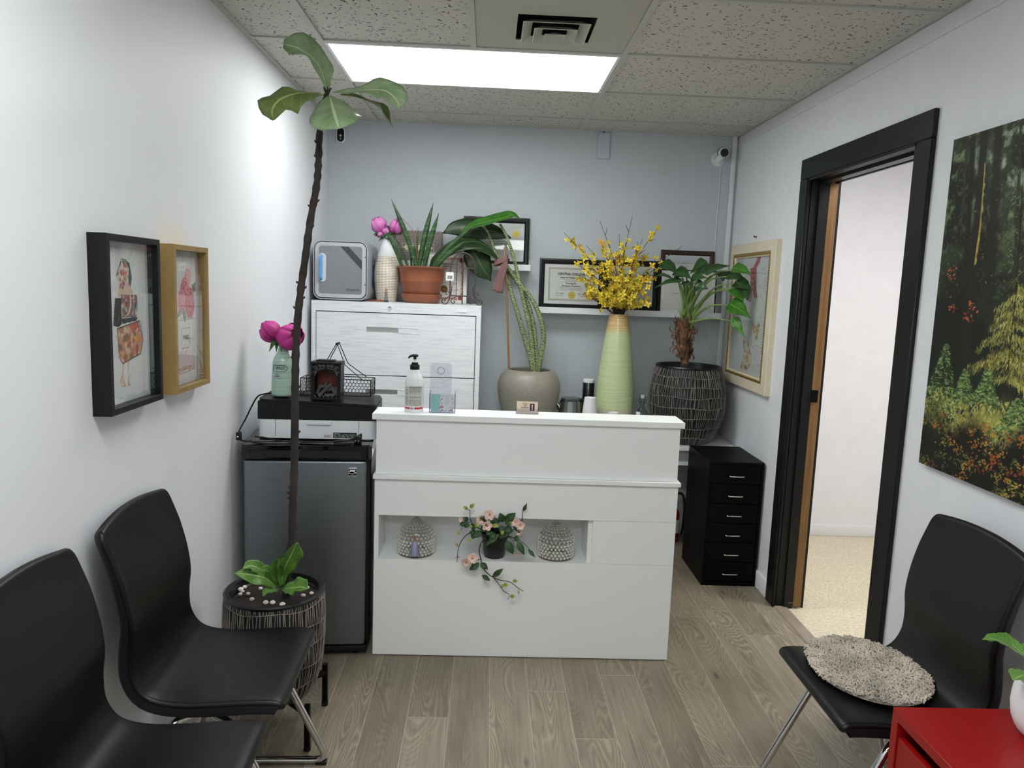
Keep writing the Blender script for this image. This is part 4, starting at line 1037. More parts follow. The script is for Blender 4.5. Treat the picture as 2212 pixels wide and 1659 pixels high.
# small spruces
for (cx, cy), hh_, ww_ in ((pf([(125, 950)])[0], .25, .115), (pf([(205, 1060)])[0], .10, .05), (pf([(430, 1180)])[0], .12, .10), (pf([(300, 1060)])[0], .10, .06)):
    for k in range(700):
        f = rg.random(); s = rg.choice((-1, 1)); x = cx+s*ww_*f*rg.random(); y = cy-hh_*f
        F.line([(x, y), (x+s*rg.uniform(.006, .015), y-rg.uniform(-.003, .007))], rg.uniform(.0013, .0024), rg.choice(['3F5A30', '5A7A44', '2C3F22', '86A05A', '1E2B18', 'A3B56C']), .85)
# dark fore-ground with autumn leaves
(_, ydk) = pf([(150, 1320)])[0]
blend('191610', np.clip((.20-Y+.03*np.sin(X*30))*14, 0, 1)*np.clip(1.25-n1*.9, 0, .95))
for k in range(120): 
    cx, cy = rg.uniform(0, CW), rg.uniform(0, .19); c = rg.choice(['B98A32', '8E8B3A', 'A9622C', '6D7A3C', 'C7A24C', '87432A', '4E5F34'])
    if rg.random() < .35 and .02 < cx < .3 and .05 < cy < .15: continue
    for j in range(11): F.ell(cx+rg.gauss(0, .013), cy+rg.gauss(0, .009), rg.uniform(.003, .006), rg.uniform(.0014, .0026), c, .9, rg.uniform(-.8, .8))
for k in range(16):
    x, y = rg.uniform(0, CW), rg.uniform(.01, .2); F.line([(x, y), (x+rg.uniform(-.06, .06), y+rg.uniform(-.03, .05))], .0014, '3A2A1C', .8)
F.a *= (0.90+.2*n3)[..., None]
t = thing('canvas_print', 'large unframed canvas print of a sunlit forest on the right wall', 'picture', (W, CY0-CW/2, CZ), -PI/2)
B().box(-CW/2, CW/2, -.0205, -.001, 0, CH, .001, 1).build('stretcher', pm('canvas_edge', '2A2C22', .7), t)
F.mesh('print', t, -CW/2, CW/2, 0, CH, -.0215, MT['canvas'])

# ------------------------------------------------------------------ picture ledges
def ledge(label, x0, x1, z):
    """z = height of the resting surface"""
    t = thing('picture_ledge', label, 'shelf', ((x0+x1)/2, 0, z), group='white picture ledges on the grey wall'); w_ = (x1-x0)/2
    B().box(-w_, w_, -.112, -.012, -.022, 0).build('shelf_board', MT['shelfw'], t, smooth=False)
    B().box(-w_, w_, -.012, 0, -.022, .045).build('back_strip', MT['shelfw'], t, smooth=False)
    B().box(-w_, w_, -.122, -.1122, -.024, .012).build('front_lip', MT['shelfw'], t, smooth=False)
LZ, RZ = 1.662, 1.416
ledge('white picture ledge behind the terracotta pot, the higher of the two', .11, 1.226, LZ)
ledge('white picture ledge behind the yellow branches, the lower of the two', 1.286, 2.40, RZ)

# ------------------------------------------------------------------ certificates
def lines(b, x0, x1, z, y, hgt, rg, gap=.0035, w0=.004, w1=.016):
    x = x0
    while x < x1-.002:
        e = min(x+rg.uniform(w0, w1), x1); b.box(x, e, y-.0003, y, z-hgt/2, z+hgt/2); x = e+gap
def seal(t, x, z, r, y, mat=None):
    b = B(); pts = [(x+r*(1+.03*(i % 2))*math.cos(i*PI/36), z+r*(1+.03*(i % 2))*math.sin(i*PI/36)) for i in range(72)]
    b.prism(pts, y-.0012, y, 'y'); s = b.build('seal', mat or MT['goldseal'], t, smooth=False)
    b = B().tube([(x+r*.72*math.cos(i*PI/16), y-.0013, z+r*.72*math.sin(i*PI/16)) for i in range(32)], .0008, 5, True)
    for k in range(7): a = k*.9; b.tube([(x, y-.0013, z), (x+r*.45*math.cos(a), y-.0013, z+r*.45*math.sin(a))], .0008, 5)
    b.build('seal_emboss', pm('dark_gold_emboss', 'A08C34', .4, .3), s)
def scribble(t, x0, z, w_, hgt, y, seed):
    rg = random.Random(seed); pts = [(x0+w_*i/14, y, z+hgt*rg.uniform(-.5, .5)*(1-.5*i/14)) for i in range(15)]
    B().tube(spline(pts, 70), .0007, 4).build('signature', MT['ink'], t)
woodprof = lambda fw, dp: [(0, 0), (0, -dp*.7), (fw*.08, -dp*.9), (fw*.30, -dp), (fw*.34, -dp*.86), (fw*.46, -dp*.84), (fw*.5, -dp*.95), (fw*.72, -dp*.9), (fw*.95, -dp*.6), (fw, -dp*.5), (fw, 0)]
CT = math.radians(4)
# left ledge
t = picture('framed_certificate', 'black framed certificate with a gold seal in its upper right, behind the drooping leaves', 'framed certificate', (1.018, -.030, LZ), 0, .40, .292, .031, .018, MT['blackframe'], None, tilt=CT, prof=woodprof(.031, .02), group='framed certificates on the ledges')
yb = -.0055
pp = B().box(-.145, .145, yb, -.0041, .045, .247).build('certificate', MT['paper'], t, smooth=False)
seal(pp, .118, .195, .021, yb)
b = B(); rg = random.Random(2)
for k, (z, x0, x1) in enumerate(((.18, -.02, .07), (.170, -.03, .08), (.160, -.03, .08), (.150, -.03, .08), (.135, -.02, .07), (.125, -.01, .05), (.10, -.05, .06))): lines(b, x0, x1, z, yb, .003, rg)
b.build('fine_print', MT['greyink'], pp, smooth=False)
text(pp, 'lettering', 'CERTIFICATE OF', .012, (-.03, yb-.0004, .072), MT['ink']); scribble(pp, .07, .075, .05, .010, yb-.0006, 5)

# central college
t = picture('framed_certificate', 'black framed diploma with gold seal at bottom centre, leftmost on the lower ledge', 'framed certificate', (1.487, -.030, RZ), 0, .395, .305, .031, .018, MT['blackframe'], None, tilt=CT, prof=woodprof(.031, .02), group='framed certificates on the ledges')
cp = B().box(-.142, .142, yb, -.0041, .052, .253).build('certificate', MT['paper'], t, smooth=False)
frame_ring(B(), .284, .201, [(0, yb-.0001), (0, yb-.0006), (.011, yb-.0006), (.011, yb-.0001)], .052).build('border', pm('beige_guilloche', 'B9B2A2', .7, var=.06), cp)
k = MT['ink']; yt_ = yb-.0004
text(cp, 'lettering', 'CENTRAL COLLEGE', .0195, (-.002, yt_, .214), k, bold=.0006, sx=.98)
text(cp, 'lettering', 'School of Oriental Medicine', .0118, (-.002, yt_, .192), k, bold=.0005)
text(cp, 'lettering', 'on the recommendation of the Faculty', .0068, (-.002, yt_, .179), MT['greyink'])
text(cp, 'lettering', 'and by the authority vested', .0062, (-.002, yt_, .171), MT['greyink'])
text(cp, 'lettering', 'Yunying Fu', .0145, (-.002, yt_, .158), k, bold=.0003)
text(cp, 'lettering', 'The Diploma of Acupuncture', .0098, (-.002, yt_, .142), k, bold=.0003)
for i, z in enumerate((.132, .125, .118)): text(cp, 'lettering', ('together with all the rights, honors and privileges', 'thereunto appertaining, given under our hands', 'and the seal of the College at Los Angeles, 2008')[i], .0062, (-.002, yt_, z), MT['greyink'], sx=1.1)
seal(cp, .004, .087, .0215, yb); scribble(cp, -.09, .095, .045, .018, yb-.0006, 1); scribble(cp, .045, .094, .055, .018, yb-.0006, 8)
b = B(); rg = random.Random(6); lines(b, -.09, -.048, .080, yb, .0018, rg, .0012); lines(b, .045, .10, .078, yb, .0018, rg, .0012); b.build('fine_print', MT['greyink'], cp, smooth=False)

# black frame behind the flowers
t = picture('framed_certificate', 'black framed certificate mostly hidden behind the yellow branches', 'framed certificate', (1.858, -.022, RZ), 0, .335, .312, .034, .018, MT['blackframe'], None, tilt=CT, prof=woodprof(.034, .02), group='framed certificates on the ledges')
pp = B().box(-.13, .13, yb, -.0041, .037, .272).build('certificate', MT['paper'], t, smooth=False)
b = B(); rg = random.Random(9)
for z, x0, x1 in ((.14, .0, .09), (.115, -.05, .09), (.105, -.05, .09), (.097, -.05, .09), (.062, .05, .10), (.15, -.05, .05), (.18, -.08, .08)): lines(b, x0, x1, z, yb, .003, rg)
b.build('fine_print', MT['greyink'], pp, smooth=False); scribble(pp, .045, .074, .055, .016, yb-.0006, 8)
# brown frame
t = picture('framed_certificate', 'tall brown wood framed certificate at the right end of the lower ledge', 'framed certificate', (2.200, -.016, RZ), 0, .335, .385, .030, .016, MT['brown'], None, tilt=CT, prof=woodprof(.030, .02), group='framed certificates on the ledges')
pp = B().box(-.105, .105, yb, -.0041, .05, .315).build('certificate', MT['paper'], t, smooth=False)
b = B(); 
for q in ((-.098, .098, .305, .3065), (.0965, .098, .06, .305), (-.098, -.0965, .06, .305)): b.box(q[0], q[1], yb-.0003, yb, q[2], q[3])
b.build('border_line', MT['ink'], pp, smooth=False)
text(pp, 'lettering', 'KEEA', .011, (0, yb-.0004, .282), pm('gold_ink', '8E8560', .6)); text(pp, 'lettering', 'CERTIFICATE', .02, (0, yb-.0004, .255), MT['ink'], bold=.0005)
# thin framed diploma in front
t = picture('framed_certificate', 'thin black edged white diploma standing in front of the brown frame', 'framed certificate', (2.198, -.068, RZ), 0, .345, .265, .006, .012, MT['blackframe'], None, tilt=CT, prof=[(0, 0), (0, -.012), (.005, -.012), (.005, 0)], recess=.004, group='framed certificates on the ledges')
pp = B().box(-.148, .148, yb, -.0041, .022, .245).build('certificate', MT['paper'], t, smooth=False)
text(pp, 'lettering', 'Diploma', .034, (0, yb-.0004, .185), MT['ink'], bold=.0008)
b = B(); rg = random.Random(12)
for z, x0, x1 in ((.145, -.04, .04), (.132, -.05, .03), (.12, -.10, .09)): lines(b, x0, x1, z, yb, .0026, rg)
b.build('fine_print', MT['greyink'], pp, smooth=False)

# small certificate leaning on the file cabinet
t = picture('framed_certificate', 'white certificate with a red ornate border standing on the filing cabinet', 'framed certificate', (.735, -.165, 1.43), 0, .232, .292, .004, .01, MT['mat'], None, tilt=math.radians(6), prof=[(0, 0), (0, -.01), (.004, -.01), (.004, 0)], recess=.004, group='framed certificates on the ledges')
del t['group']
pp = B().box(-.112, .112, yb, -.0041, .006, .286).build('certificate', MT['label'], t, smooth=False)
R_ = Paint(110, 140, 'E0DDD6', .19, .25)
m = (R_.X < .016) | (R_.X > .174) | (R_.Y < .016) | (R_.Y > .234)
nn_ = R_.noise(40, 52, 3, 1); R_.a[m] = np.where((nn_[m] > .52)[:, None], Paint.c('A4685A'), Paint.c('D9BDB2'))
for cx in (.012, .178):
    for cy in (.014, .236): R_.ell(cx, cy, .018, .018, '7A2B2E', .85)
R_.mesh('ornate_print', pp, -.095, .095, .02, .27, yb-.0005)
text(pp, 'lettering', 'International Center of', .0095, (.0, yb-.0012, .232), MT['ink'], bold=.0003); text(pp, 'lettering', 'Acupuncture', .0095, (-.01, yb-.0012, .219), MT['ink'], bold=.0003)
b = B(); rg = random.Random(15)
for z, x0, x1 in ((.185, .0, .06), (.15, .0, .06), (.14, -.04, .07), (.12, -.05, .06), (.112, -.05, .06), (.104, -.05, .03), (.05, -.06, .03)): lines(b, x0, x1, z, yb-.0009, .0022, rg)
b.build('fine_print', MT['greyink'], pp, smooth=False); seal(pp, -.018, .083, .021, yb-.001, pm('bronze_seal', '6B4A1E', .4, .3)); scribble(pp, .025, .078, .05, .014, yb-.0014, 3)

# gift box on the left ledge
t = thing('gift_box', 'grey-brown dotted gift box with a cream label on the higher ledge', 'box', (.551, -.0125, LZ))
bx = B().box(-.142, .142, -.06, 0, 0, .19, .002, 1).build('box', pm('taupe_card', '7C716C', .6, var=.04), t)
b = B()
for i in range(15):
    for j in range(10):
        x = -.135+i*.0195+(.0097 if j % 2 else 0); z = .011+j*.0195
        if abs(x) < .137 and not (abs(x+.0) < .10 and .065 < z < .115): b.rbox(.006, .004, .0004, .0018, x, z, -.0604, 2, axis='y')
b.build('dots', pm('pink_dot', 'B59C97', .6), t, smooth=False)
b = B(); 
for q in ((-.095, .095, .114, .1155), (-.095, .095, .067, .0685), (-.095, -.0935, .067, .1155), (.0935, .095, .067, .1155)): b.box(q[0], q[1], -.0606, -.060, q[2], q[3])
b.build('label_outline', MT['label'], t, smooth=False)
lb = B().prism([(-.088, .091), (-.072, .107), (.072, .107), (.088, .091), (.072, .075), (-.072, .075)], -.0607, -.060, 'y').build('label', pm('cream_label', 'DDDCB9', .6), t, smooth=False)
text(lb, 'lettering', '\u73d0\u9ec4', .022, (-.035, -.0612, .091), MT['ink'])

# ------------------------------------------------------------------ cameras and cover plate on the back wall
t = thing('wall_camera', 'white rounded smart camera with a black face near the left corner of the ceiling', 'camera', (.0765, 0, 2.395))
B().prism(rrect(.050, .092, .024, 8), -.03, 0, 'y').build('housing', MT['whiteplastic'], t)
fc = B().prism(rrect(.041, .080, .020, 8), -.032, -.0295, 'y').build('face', MT['lcd'], t)
B().cyl((0, -.0335, -.004), (0, -.032, -.004), .007).build('lens', MT['silver'], fc); B().cyl((0, -.0335, -.022), (0, -.032, -.022), .005).build('sensor', MT['silver'], fc)
t = thing('security_camera', 'white ball security camera near the upper right corner of the back wall', 'camera', (2.345, 0, 2.35))
base = B(); base.tube([(0, 0, 0), (0, -.006, 0), (0, -.010, 0)], [.042, .042, .034], 28); base.build('wall_plate', MT['trim'], t)
d_ = V((.012, -.075, .030)); n_ = V((-.02, -.9, -.16)).normalized()
B().tube([V((0, -.008, 0)), V((0, -.03, .002)), d_*.8], [.021, .021, .019], 20).build('arm', MT['whiteplastic'], t)
B().tube([d_-n_*.035, d_-n_*.03, d_, d_+n_*.012], [.022, .031, .031, .027], 28).build('body', MT['whiteplastic'], t)
B().tube([d_-n_*.028, d_-n_*.018], [.0325, .0325], 28).build('dark_ring', MT['black'], t)
fc = B().tube([d_+n_*.0115, d_+n_*.0135], [.0245, .0245], 28).build('face', MT['lcd'], t)
B().tube(spline([V((.01, -.012, -.02)), V((.018, -.008, -.05)), V((.02, -.004, -.2)), V((.018, -.004, -.6)), V((.02, -.004, -1.15))], 24), .0025, 6).build('cable', MT['trim'], t)
t = thing('cable_cover', 'pale flat cover plate on the back wall just below the ceiling', 'cover plate', (1.645, 0, 2.325))
B().box(-.037, .037, -.014, 0, 0, .152, .002, 1).build('plate', pm('pale_cover', 'B9C2CE', .5), t)
B().box(-.008, .002, -.012, -.003, .152, .158).build('clip', MT['dark'], t, smooth=False)
# ------------------------------------------------------------------ flowers helper
def peony(b_out, b_in, c, r, ax, rg, open_=.9, n=(8, 9, 7)):
    """full double bloom around centre c, opening along ax"""
    ax = V(ax).normalized(); e1 = ax.orthogonal().normalized(); e2 = ax.cross(e1)
    for L, (cnt, rr, op) in enumerate(((n[0], 1., open_), (n[1], .86, open_*.8), (n[2], .68, open_*.62))):
        bb = b_out if L < 2 else b_in
        for k in range(cnt):
            a = 2*PI*(k+.5*L)/cnt+rg.uniform(-.15, .15); o = e1*math.cos(a)+e2*math.sin(a); R = r*rr*rg.uniform(.86, 1.1)
            th = [-1.35, -.9, -.3, .3, .85+.25*op]            # latitudes from base to rim
            pts = [c+o*(R*math.cos(q)*(1 if q < .5 else 1.0))+ax*(R*math.sin(q)) for q in th]
            wd_ = [R*.20, R*.46, R*.60, R*.52, R*.16]
            nr = [(o*math.cos(q)+ax*math.sin(q)) for q in th]
            bb.leaf(pts, wd_, [-x for x in nr], .5, .10, 2, 8, 6, ph=rg.uniform(0, 6))
# ------------------------------------------------------------------ on the printer
t = thing('vase', 'mint green crackle-glazed bottle vase lettered VINO on the printer', 'vase', (.142, -1.545, 1.0625))
B().lathe([(0, 0), (.040, 0), (.045, .004), (.0455, .01), (.0455, .03), (.0435, .09), (.0405, .135), (.036, .155), (.026, .172), (.0185, .186), (.0165, .20), (.017, .212), (.0195, .222), (.0165, .222), (.0135, .20), (.0, .19)], 44).build('body', MT['teal'], t)
yc = -.0435
def curved(pts, r, rad, lift=.0006):
    out = []
    for x, z in pts: a = x/rad; out.append(((rad+lift)*math.sin(a), -(rad+lift)*math.cos(a), z))
    return out
tg = B().tube(curved([(-.030, .104), (-.030, .130), (-.022, .130), (-.01, .130), (.0, .130), (.012, .130), (.022, .129), (.024, .125), (.029, .122), (.031, .117), (.029, .112), (.024, .109), (.022, .105), (.01, .104), (-.01, .104), (-.02, .104)], 0, .0425), .0011, 6, True).build('name_tag', pm('dark_relief', '2A2D2B', .5), t)
lt = text(t, 'lettering', 'VINO', .021, (.0005, -.0428, .1172), MT['ink'], bend=.0425, sx=.76, ext=.0006)
st = B().prism([(.0125*math.cos(i*PI/18), .0125*math.sin(i*PI/18)) for i in range(36)], -.0004, .0004, 'z').build('sticker', pm('grey_sticker', 'A9AEB2', .5), t); st.location = (-.012, -.0424, .085); st.rotation_euler = (PI/2, 0, -.28)
text(st, 'lettering', 'portugal', .0062, (0, 0, .0007), MT['ink'], rot=(0, 0, .1), bold=.0001); text(st, 'lettering', 'MADE IN', .0034, (0, .0062, .0007), MT['ink'], rot=(0, 0, 0))
rg = random.Random(31)
for lab, cx, dr_, r in (('magenta peony leaning left over the mint bottle vase', V((-.048, -.01, .262)), (-.75, .05, .55), .048), ('wide open magenta peony on the right of the mint bottle vase', V((.036, -.012, .247)), (.65, -.62, .25), .058)):
    f = thing('peony', lab, 'flower', (.142, -1.545, 1.0625), group='magenta peonies in the mint vase')
    bo, bi = B(), B(); peony(bo, bi, cx, r, dr_, rg); bo.build('outer_petals', MT['rose'], f, sol=.0006); bi.build('inner_petals', MT['rosein'], f, sol=.0006)
    if r > .05:
        bi = B(); peony(bi, bi, cx+V(dr_)*.01, r*.5, dr_, rg, .6, (5, 4, 3)); bi.build('heart_petals', MT['rosein'], f, sol=.0006)
    B().tube(spline([V((.0, 0, .14)), V((0, 0, .20)), V((cx.x*.25, 0, .232)), cx-V(dr_).normalized()*r*.8], 14), .0026, 8).build('stem', MT['stem'], f)
    lf_ = B()
    for q in (-.5, .5): lf_.leaf([cx-V(dr_).normalized()*r*.85, cx-V(dr_).normalized()*r+V((q*.03, -.03, -.012)), cx-V(dr_).normalized()*r*.8+V((q*.05, -.035, -.055))], [.004, .010, .001], (0, -1, .3), .2)
    lf_.build('sepal_leaves', MT['roseleaf'], f)

# fireplace lantern
t = thing('fireplace_lantern', 'small black ornate fireplace lantern with grey logs on the printer', 'lantern', (.330, -1.560, 1.0555))
hx, hy, hh = .060, .034, .162; bk = MT['blackframe']
b = B().box(-hx-.004, hx+.004, -hy-.004, hy+.004, .0, .010, .002).box(-hx-.001, hx+.001, hy-.006, hy, .010, .148)
for s in (-1, 1): b.box(s*hx, s*(hx-.008), -hy, -hy+.008, .01, .148).box(s*hx, s*(hx-.004), -hy+.008, hy, .01, .148)
b.build('body', bk, t, smooth=False)
B().box(-hx-.005, hx+.005, -hy-.006, hy+.004, .148, .158, .003).box(-hx*.72, hx*.5, -hy+.01, hy-.012, .158, .164, .002).build('roof', bk, t)
# arched front plate
arc = [(-.044+.0*i, .02) for i in range(1)]
outer = [(-hx+.008, .01), (-hx+.008, .148), (hx-.008, .148), (hx-.008, .01)]
inner = [(-.046, .018), (-.046, .085)]+[(-.046*math.cos(i*PI/16), .085+.040*math.sin(i*PI/16)) for i in range(1, 16)]+[(.046, .085), (.046, .018)]
b = B(); sec = [(-hx+.008, .01), (-hx+.008, .085)]+[(-hx+.008+(2*hx-.016)*i/16, .148) for i in range(1, 16)]+[(hx-.008, .085), (hx-.008, .01)]
for y in (-hy+.004, -hy):
    vo_ = [b.bm.verts.new((x, y, z)) for x, z in sec]; vi = [b.bm.verts.new((x, y, z)) for x, z in inner]
    for i in range(len(sec)-1): b.bm.faces.new((vo_[i], vo_[i+1], vi[i+1], vi[i]))
b.build('arch_plate', bk, t, smooth=False)
b = B(); sil = pm('pewter_scroll', '8D9193', .3, .7)
def spiral(cx, cz, r, turns, y, s=1, a0=0): return [(cx+s*r*(1-i/26)*math.cos(a0+turns*2*PI*i/24), y, cz+r*(1-i/26)*math.sin(a0+turns*2*PI*i/24)) for i in range(24)]
for s in (-1, 1):
    for cx, cz, r in ((.042, .132, .009), (.024, .139, .007), (.045, .113, .008), (.009, .140, .006)): b.tube(spiral(s*cx, cz, r, 1.3, -hy-.0012, s), .0011, 5)
    b.tube(spline([(s*.006, -hy-.001, .132), (s*.02, -hy-.001, .130), (s*.036, -hy-.001, .123), (s*.046, -hy-.001, .100)], 12), .001, 5)
    for k in range(3): b.tube(spiral(s*(.012+.016*k), .014, .0055, .8, -hy-.0012, s, 1), .0012, 5)
b.build('scroll_relief', sil, t)
B().box(-.047, .047, hy-.010, hy-.0065, .011, .135).build('fire_backing', MT['ember'], t, smooth=False)
lg = B()
for p0, p1, r in (((-.042, -.01, .02), (-.030, .005, .055), .008), ((-.030, -.022, .017), (.018, -.006, .066), .0085), ((-.035, .0, .05), (-.005, .006, .052), .008), ((-.008, -.02, .018), (.032, -.018, .020), .007), ((.02, .0, .052), (.030, -.005, .02), .008), ((.036, -.015, .018), (.038, .0, .052), .007), ((-.012, .004, .05), (-.004, .006, .068), .006), ((.0, .0, .04), (.022, .002, .046), .011)):
    lg.cyl(p0, p1, r, r*.85, 9)
lg.build('logs', MT['logs'], t, ang=60)

# wire basket
t = thing('wire_basket', 'black hexagonal wire basket with a tall carrying handle behind the lantern', 'basket', (.345, -1.418, 1.053), math.radians(-2))
bx_, by_, bh = .15, .048, .074; b = B()
for z in (.003, bh): b.tube([(-bx_, -by_, z), (bx_, -by_, z), (bx_, by_, z), (-bx_, by_, z)], .0022, 6, True)
for x in (-bx_, bx_):
    for y in (-by_, by_): b.cyl((x, y, .003), (x, y, bh), .0022, seg=6)
b.build('rim_frame', MT['wire'], t)
b = B(); a = .0088
def hexgrid(L, Hh, f):
    dx = a*math.sqrt(3); dz = a*1.5
    for j in range(int(Hh/dz)+1):
        for i in range(int(L/dx)+1):
            cx = i*dx+(dx/2 if j % 2 else 0); cz = j*dz
            pts = [(cx, cz+a), (cx+dx/2, cz+a/2), (cx+dx/2, cz-a/2)]
            for p, q in zip([(cx-dx/2, cz+a/2)]+pts, pts):
                if max(p[0], q[0]) < L and max(p[1], q[1]) < Hh and min(p[0], q[0], p[1], q[1]) >= 0: b.tube([f(*p), f(*q)], .0008, 4, cap=False)
for y in (-by_, by_): hexgrid(2*bx_, bh, lambda u, v, y=y: (-bx_+u, y, v))
for x in (-bx_, bx_): hexgrid(2*by_, bh, lambda u, v, x=x: (x, -by_+u, v))
hexgrid(2*bx_, 2*by_, lambda u, v: (-bx_+u, -by_+v, .003))
b.build('wire_mesh', MT['wire'], t, ang=80)
b = B(); top = (.0, 0, .222)
for s in (-1, 1):
    b.tube(fillet([(-.075, s*by_, bh), (-.048, s*.03, .14), (-.004, s*.018, .222), (.0, s*.018, .222), (.035, s*.03, .135), (.115, s*by_, bh)], .006), .0019, 6)
b.build('handle_wire', MT['wire'], t); B().cyl((-.002, -.022, .222), (-.002, .022, .222), .0055, seg=12).build('handle_grip', MT['black'], t)

# ------------------------------------------------------------------ on the file cabinet (top at 1.43)
FZ = 1.43
t = thing('towel_warmer', 'silver rounded cabinet with a blue handle standing on the filing cabinet', 'appliance', (.165, -.455, FZ), math.radians(0))
bw, bh2, bd_, r = .298, .322, .36, .045
q = [(x, z+bh2/2+.006) for x, z in rrect(bw, bh2, r, 8)]
B().prism(q, .012, bd_, 'y').build('body', MT['silver'], t)
b = B(); q2 = [(x, z+bh2/2+.006) for x, z in rrect(bw-.012, bh2-.012, r-.006, 8)]; b.prism(q2, .006, .014, 'y'); b.build('gasket', MT['chargrey'], t)
def ringplate(b, w0, h0, r0, w1, h1, r1, y0, y1, zc):
    A = rrect(w0, h0, r0, 8); C = rrect(w1, h1, r1, 8); R_ = []
    for P_, y in ((A, y1), (A, y0), (C, y0), (C, y1)): R_.append([b.bm.verts.new((x, y, z+zc)) for x, z in P_])
    for i in range(4):
        u, v = R_[i], R_[(i+1) % 4]; n_ = len(u)
        for k in range(n_): b.bm.faces.new((u[k], u[(k+1) % n_], v[(k+1) % n_], v[k]))
zc = bh2/2+.006
b = B(); ringplate(b, bw, bh2, r, bw-.012, bh2-.012, r-.005, -.004, .014, zc); b.build('front_rim', MT['silver'], t)
door = B(); ringplate(door, bw-.022, bh2-.022, r-.010, bw-.062, bh2-.062, .014, -.008, .008, zc); dr = door.build('door_frame', pm('pale_grey_frame', 'B6BAC0', .35), t)
B().prism([(x, z+zc) for x, z in rrect(bw-.060, bh2-.060, .014, 8)], -.006, .006, 'y').build('door_panel', MT['silverdark'], dr)
px_, pz_ = (bw-.062)/2, (bh2-.062)/2
B().prism([(px_-.118, zc+pz_-.001), (px_-.074, zc+pz_-.001), (px_-.001, zc+pz_-.076), (px_-.001, zc+pz_-.124)], -.0075, -.006, 'y').build('corner_band', MT['chargrey'], dr, smooth=False)
B().prism([(x-.098, z+zc+.012) for x, z in rrect(.040, .155, .02, 8)], -.012, -.006, 'y').build('handle_plate', pm('white_grip_plate', 'D4D8DD', .3), dr)
B().tube(fillet([(-.104, -.011, zc+.075), (-.104, -.026, zc+.07), (-.104, -.026, zc-.045), (-.104, -.011, zc-.052)], .012), .0085, 14).build('handle', MT['blue'], dr)
text(dr, 'lettering', 'bluezone', .0165, (.068, -.0076, .064), MT['chargrey'], sx=1.15); text(dr, 'lettering', 'UV TOWEL WARMER', .0048, (.060, -.0076, .054), MT['chargrey'])
for z in (zc+.075, zc-.075): B().cyl((bw/2-.014, -.010, z), (bw/2-.014, 0, z), .003, seg=10).build('hinge_screw', MT['dark'], t)
B().prism([(y, z+zc+.0) for y, z in rrect(.12, .20, .05, 8)], bw/2-.002, bw/2+.0025, 'x').build('side_window', MT['bluedark'], t).location = (0, .20, 0)
for x in (-.1, .1):
    for y in (.06, .30): B().cyl((x, y, 0), (x, y, .010), .014).build('foot', MT['black'], t)

# lattice vase and pink peonies
t = thing('vase', 'white tall vase with a beige lattice body on the filing cabinet', 'vase', (.392, -.255, FZ))
B().lathe([(0, 0), (.052, 0), (.056, .004), (.064, .05), (.0735, .12), (.0745, .16), (.070, .20), (.060, .245), (.048, .285), (.040, .32), (.036, .36), (.034, .39), (.031, .39), (.031, .36), (0, .345)], 48).build('body', MT['lattice'], t)
for lab, cx, dr_, r in (('large pink peony at the left of the lattice vase', V((-.045, -.02, .432)), (-.45, .15, .85), .048), ('half-hidden pink peony in the middle of the lattice vase', V((-.006, -.03, .402)), (.1, -.35, .9), .031), ('low pink peony hanging left under the large bloom of the lattice vase', V((-.042, -.022, .385)), (-.6, -.3, -.5), .027), ('pink peony on the right of the lattice vase behind a green spear leaf', V((.060, -.03, .425)), (.45, .1, .85), .046)):
    f = thing('peony', lab, 'flower', (.392, -.255, FZ), group='pink peonies in the lattice vase')
    bo, bi = B(), B(); peony(bo, bi, cx, r, dr_, rg, .5); bo.build('outer_petals', MT['pink'], f, sol=.0006); bi.build('inner_petals', MT['pinkin'], f, sol=.0006)
    base = cx-V(dr_).normalized()*r*.85
    B().tube(spline([V((.0, 0, .35)), V((base.x*.3, base.y*.3, .385)), base], 12), .0025, 8).build('stem', MT['stem'], f)
    lf_ = B()
    for q in range(5):
        o = V((math.cos(q*1.26+r*50), -.55, math.sin(q*1.26+r*50)*.8+.1)); lf_.leaf([base, base+o*.024, base+o*.056+V((0, -.006, -.008))], [.004, .011, .001], (0, -1, .2), .25, n=8)
    lf_.build('sepal_leaves', MT['roseleaf'], f)

# little figurine and twig ornament
t = thing('figurine', 'tiny ceramic figurine in front of the lattice vase', 'figurine', (.405, -.375, FZ))
B().lathe([(0, 0), (.014, 0), (.015, .006), (.011, .010), (0, .010)], 16).build('base', pm('dark_figure_base', '2A2422', .5), t)
B().lathe([(0, .009), (.011, .010), (.010, .03), (.007, .045), (.009, .052), (.006, .062), (.004, .066), (0, .067)], 16).build('robe', pm('painted_robe', '6E7478', .5, var=.4), t)
B().ball((0, -.001, .071), .0065, (1, 1, 1.15)).build('head', MT['skin'], t)
B().tube([(.004, -.008, .05), (-.004, -.011, .045), (-.008, -.008, .055)], [.003, .003, .0025], 8).build('arms', MT['skin'], t)
t = thing('ornament', 'small heap of copper-brown twigs and beads beside the figurine', 'ornament', (.35, -.385, FZ))
b = B(); r2 = random.Random(8)
for i in range(26):
    x, y = r2.uniform(-.045, .035), r2.uniform(-.012, .012); b.tube([(x, y, .002), (x+r2.uniform(-.02, .02), y+r2.uniform(-.01, .01), .003+r2.uniform(0, .010)), (x+r2.uniform(-.025, .025), y, .003+r2.uniform(0, .006))], .0016, 5)
b.build('twigs', MT['ornament'], t)
b = B()
for i in range(16): b.ball((r2.uniform(-.04, .03), r2.uniform(-.012, .010), r2.uniform(.004, .011)), .003, seg=6)
b.build('beads', pm('orange_bead', 'A35A2A', .4, var=.4), t)

